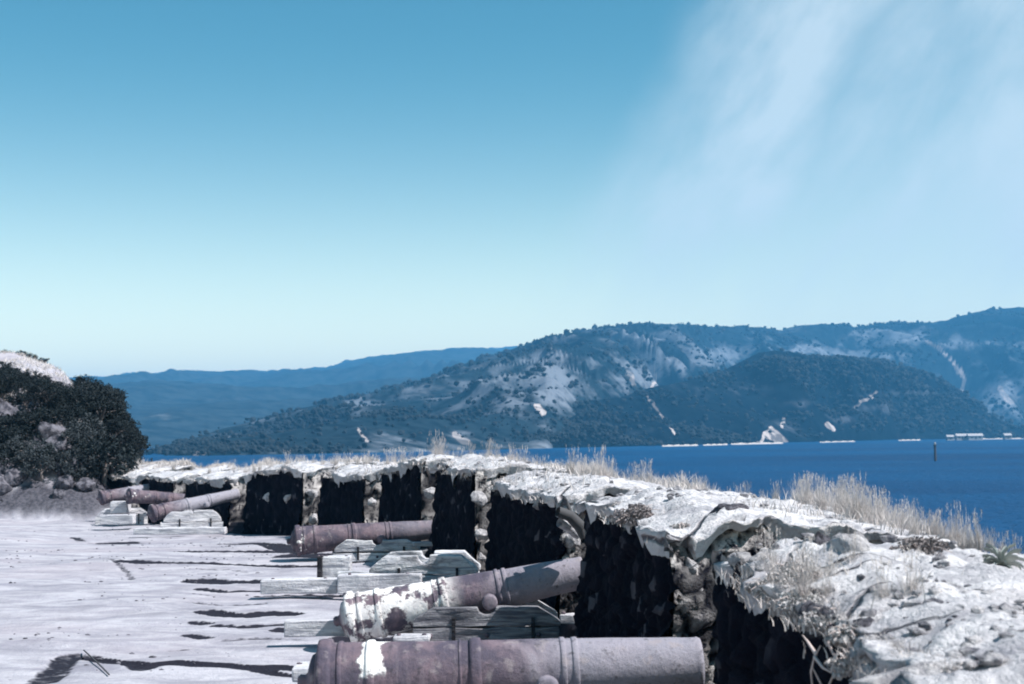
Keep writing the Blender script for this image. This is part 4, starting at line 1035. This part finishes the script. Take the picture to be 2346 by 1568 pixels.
# scrub woodland over the hills: crowns too many to count, one mass per range
def woods(name, H, n, size, label, seed, mat, lim=.45, tmax=1.02):
    Vx, b, sc, T = H; rs = np.random.default_rng(seed)
    w = ((T > .03) & (T <= tmax)).astype(float) * (b < lim) * (sc < .2) * (.06 + sstep(-.1, .45, fbm(Vx / 70., 4))) * (Vx[:, 2] > SEAZ + .3)
    cdf = np.cumsum(w); i = np.searchsorted(cdf, rs.uniform(0, cdf[-1], n)); c = Vx[i] + rs.normal(0, 1, (n, 3)) * np.array([5, 5, 0])
    s = size * (.45 + 1.5 * rs.uniform(0, 1, n) ** 2.2) * np.clip(c[:, 1] / 1500, .5, 1.1)
    bm = bmesh.new(); bmesh.ops.create_icosphere(bm, subdivisions=1, radius=1); bv = np.array([v.co[:] for v in bm.verts]); bf = np.array([[v.index for v in f.verts] for f in bm.faces]); bm.free()
    V = c[:, None, :] + bv[None] * (s[:, None, None] * np.array([1, 1, .9])) * rs.uniform(.7, 1.25, (n, len(bv), 1)) + np.array([0, 0, .35]) * s[:, None, None]
    F = (np.arange(n)[:, None, None] * len(bv) + bf[None]).reshape(-1, 3)
    me = mesh_np(name, V.reshape(-1, 3), F, mat, False, {'tone': np.repeat(rs.uniform(0, 1, n), len(bv))})
    tag(link(name, me), label, 'woodland', kind='stuff')
MWD = mat_leaf('far_scrub_crowns', (.004, .009, .013), (.010, .018, .023), 1 / 60.)
woods('range_woods', H1, 21000, 2.1, 'dark scrub trees dotted over the main range of hills', 1, MWD)
woods('spur_woods', H2, 14000, 1.7, 'dark scrub trees covering the nearer spur on the right', 2, MWD, .4)

# ------------------------------------------------------------------ far shore: beaches, houses, marker
def beach(u0, u1, v, th):
    us = np.linspace(u0, u1, 30); V = []
    for k, u in enumerate(us):
        vv = v[0] + (v[1] - v[0]) * k / 29; j = math.sin(k * .9) * .7 + math.sin(k * 2.3) * .5
        a = onz(u, vv + 1.0, SEAZ + .15); b_ = at(u, vv - th + j, a.y + 6)
        V += [a[:], (a.x, a.y + 4, SEAZ + .6), (b_.x, b_.y, b_.z)]
    F = [(3 * k + q, 3 * k + 3 + q, 3 * k + 4 + q, 3 * k + 1 + q) for k in range(29) for q in (0, 1)]
    tag(link('beach', mesh_np('beach', V, F, M_SAND)), kind='structure')
M_SAND = mat_plain('white_sand', (.36, .34, .33), .25, .05)
for u0, u1, v, th in ((1518, 1600, (1022.8, 1021), 2.5), (1612, 1668, (1020.5, 1019), 2), (1676, 1795, (1018.5, 1016), 2.5), (2060, 2110, (1009.3, 1008.6), 1.5), (2180, 2346, (1007, 1005.2), 1.2), (1880, 1960, (1013.6, 1011.6), 1.5)):
    beach(u0, u1, v, th)
def house(u, v, w, dp, h, label, yaw=0):
    p = onz(u, v, SEAZ + .8); 
    root = thing('shore_house', label, 'house', p, (0, 0, yaw), 'white houses on the far shore'); w *= .7; dp *= .7; h *= .62
    def box(x0, x1, y0, y1, z0, z1):
        V = [(x, y, z) for z in (z0, z1) for y in (y0, y1) for x in (x0, x1)]
        return V, [(0, 1, 3, 2), (4, 5, 7, 6), (0, 1, 5, 4), (2, 3, 7, 6), (0, 2, 6, 4), (1, 3, 7, 5)]
    v_, f_ = box(-w/2, w/2, 0, dp, -2, h); link('wall', mesh_np('wall', v_, f_, M_WALL, False), root)
    e = .5; r = h + dp * .32
    V = [(-w/2-e, -e, h), (w/2+e, -e, h), (w/2+e, dp+e, h), (-w/2-e, dp+e, h), (-w/2-e, dp/2, r), (w/2+e, dp/2, r)]
    me = bpy.data.meshes.new('roof'); me.from_pydata(V, [], [(0, 1, 5, 4), (2, 3, 4, 5), (1, 2, 5), (3, 0, 4), (3, 2, 1, 0)]); me.materials.append(M_ROOF); link('roof', me, root)
    for k in (-.28, .28):
        v_, f_ = box(w*k-.9, w*k+.9, -.06, .0, h*.35, h*.75); link('window', mesh_np('window', v_, f_, M_STEEL, False), root)
    v_, f_ = box(-.6, .6, -.06, 0, 0, h*.7); link('door', mesh_np('door', v_, f_, M_STEEL, False), root)
for u, v, w, dp, h, lab in ((2178, 1007.5, 8, 7, 4, 'leftmost small white house of the shore row at right'), (2205, 1007.2, 14, 9, 5, 'long white shed in the middle of the shore row at right'), (2236, 1007, 18, 9, 5, 'largest white building of the shore row at right'),
        (2310, 1005.5, 9, 8, 5, 'white house farthest right on the far shore')):
    house(u, v, w, dp, h, lab)
mp = onz(2143, 1057, SEAZ)
mk = thing('channel_marker', 'dark channel marker post standing in the water at right', 'marker post', mp)
v, f = tube_arrays([(0, 0, -3), (0, 0, 2), (0, 0, 4.3)], [.35, .33, .30], 12); link('pile', mesh_np('pile', v, f, M_STEEL), mk)
v, f = lathe([(4.3, .001), (4.3, .55), (4.45, .55), (4.45, .001)], 16); link('platform', mesh_np('platform', v[:, [1, 2, 0]], f, M_STEEL), mk)
v, f = lathe([(4.45, .001), (4.45, .22), (5.0, .22), (5.25, .001)], 12); link('lantern', mesh_np('lantern', v[:, [1, 2, 0]], f, M_WALL), mk)

# ------------------------------------------------------------------ haze
def build_haze():
    x0, x1, y0, y1, z0, z1 = -9100, 9100, -260, 9100, -10.5, 300
    V = [(x, y, z) for z in (z0, z1) for y in (y0, y1) for x in (x0, x1)]
    F = [(0, 2, 3, 1), (4, 5, 7, 6), (0, 1, 5, 4), (2, 6, 7, 3), (0, 4, 6, 2), (1, 3, 7, 5)]
    m = bpy.data.materials.new('haze_air'); m.use_nodes = True; t = m.node_tree; t.nodes.clear(); N = NT(t)
    pv = N.n('ShaderNodeVolumePrincipled', Color=(.12, .51, 1.0), Density=.00021)
    N.put(pv.inputs['Anisotropy'], 0.0)
    N.n('ShaderNodeOutputMaterial', Volume=pv.outputs[0])
    tag(link('haze', mesh_np('haze', V, F, m, False)), 'blue sea haze that fades the far hills', 'haze', kind='stuff')
build_haze()
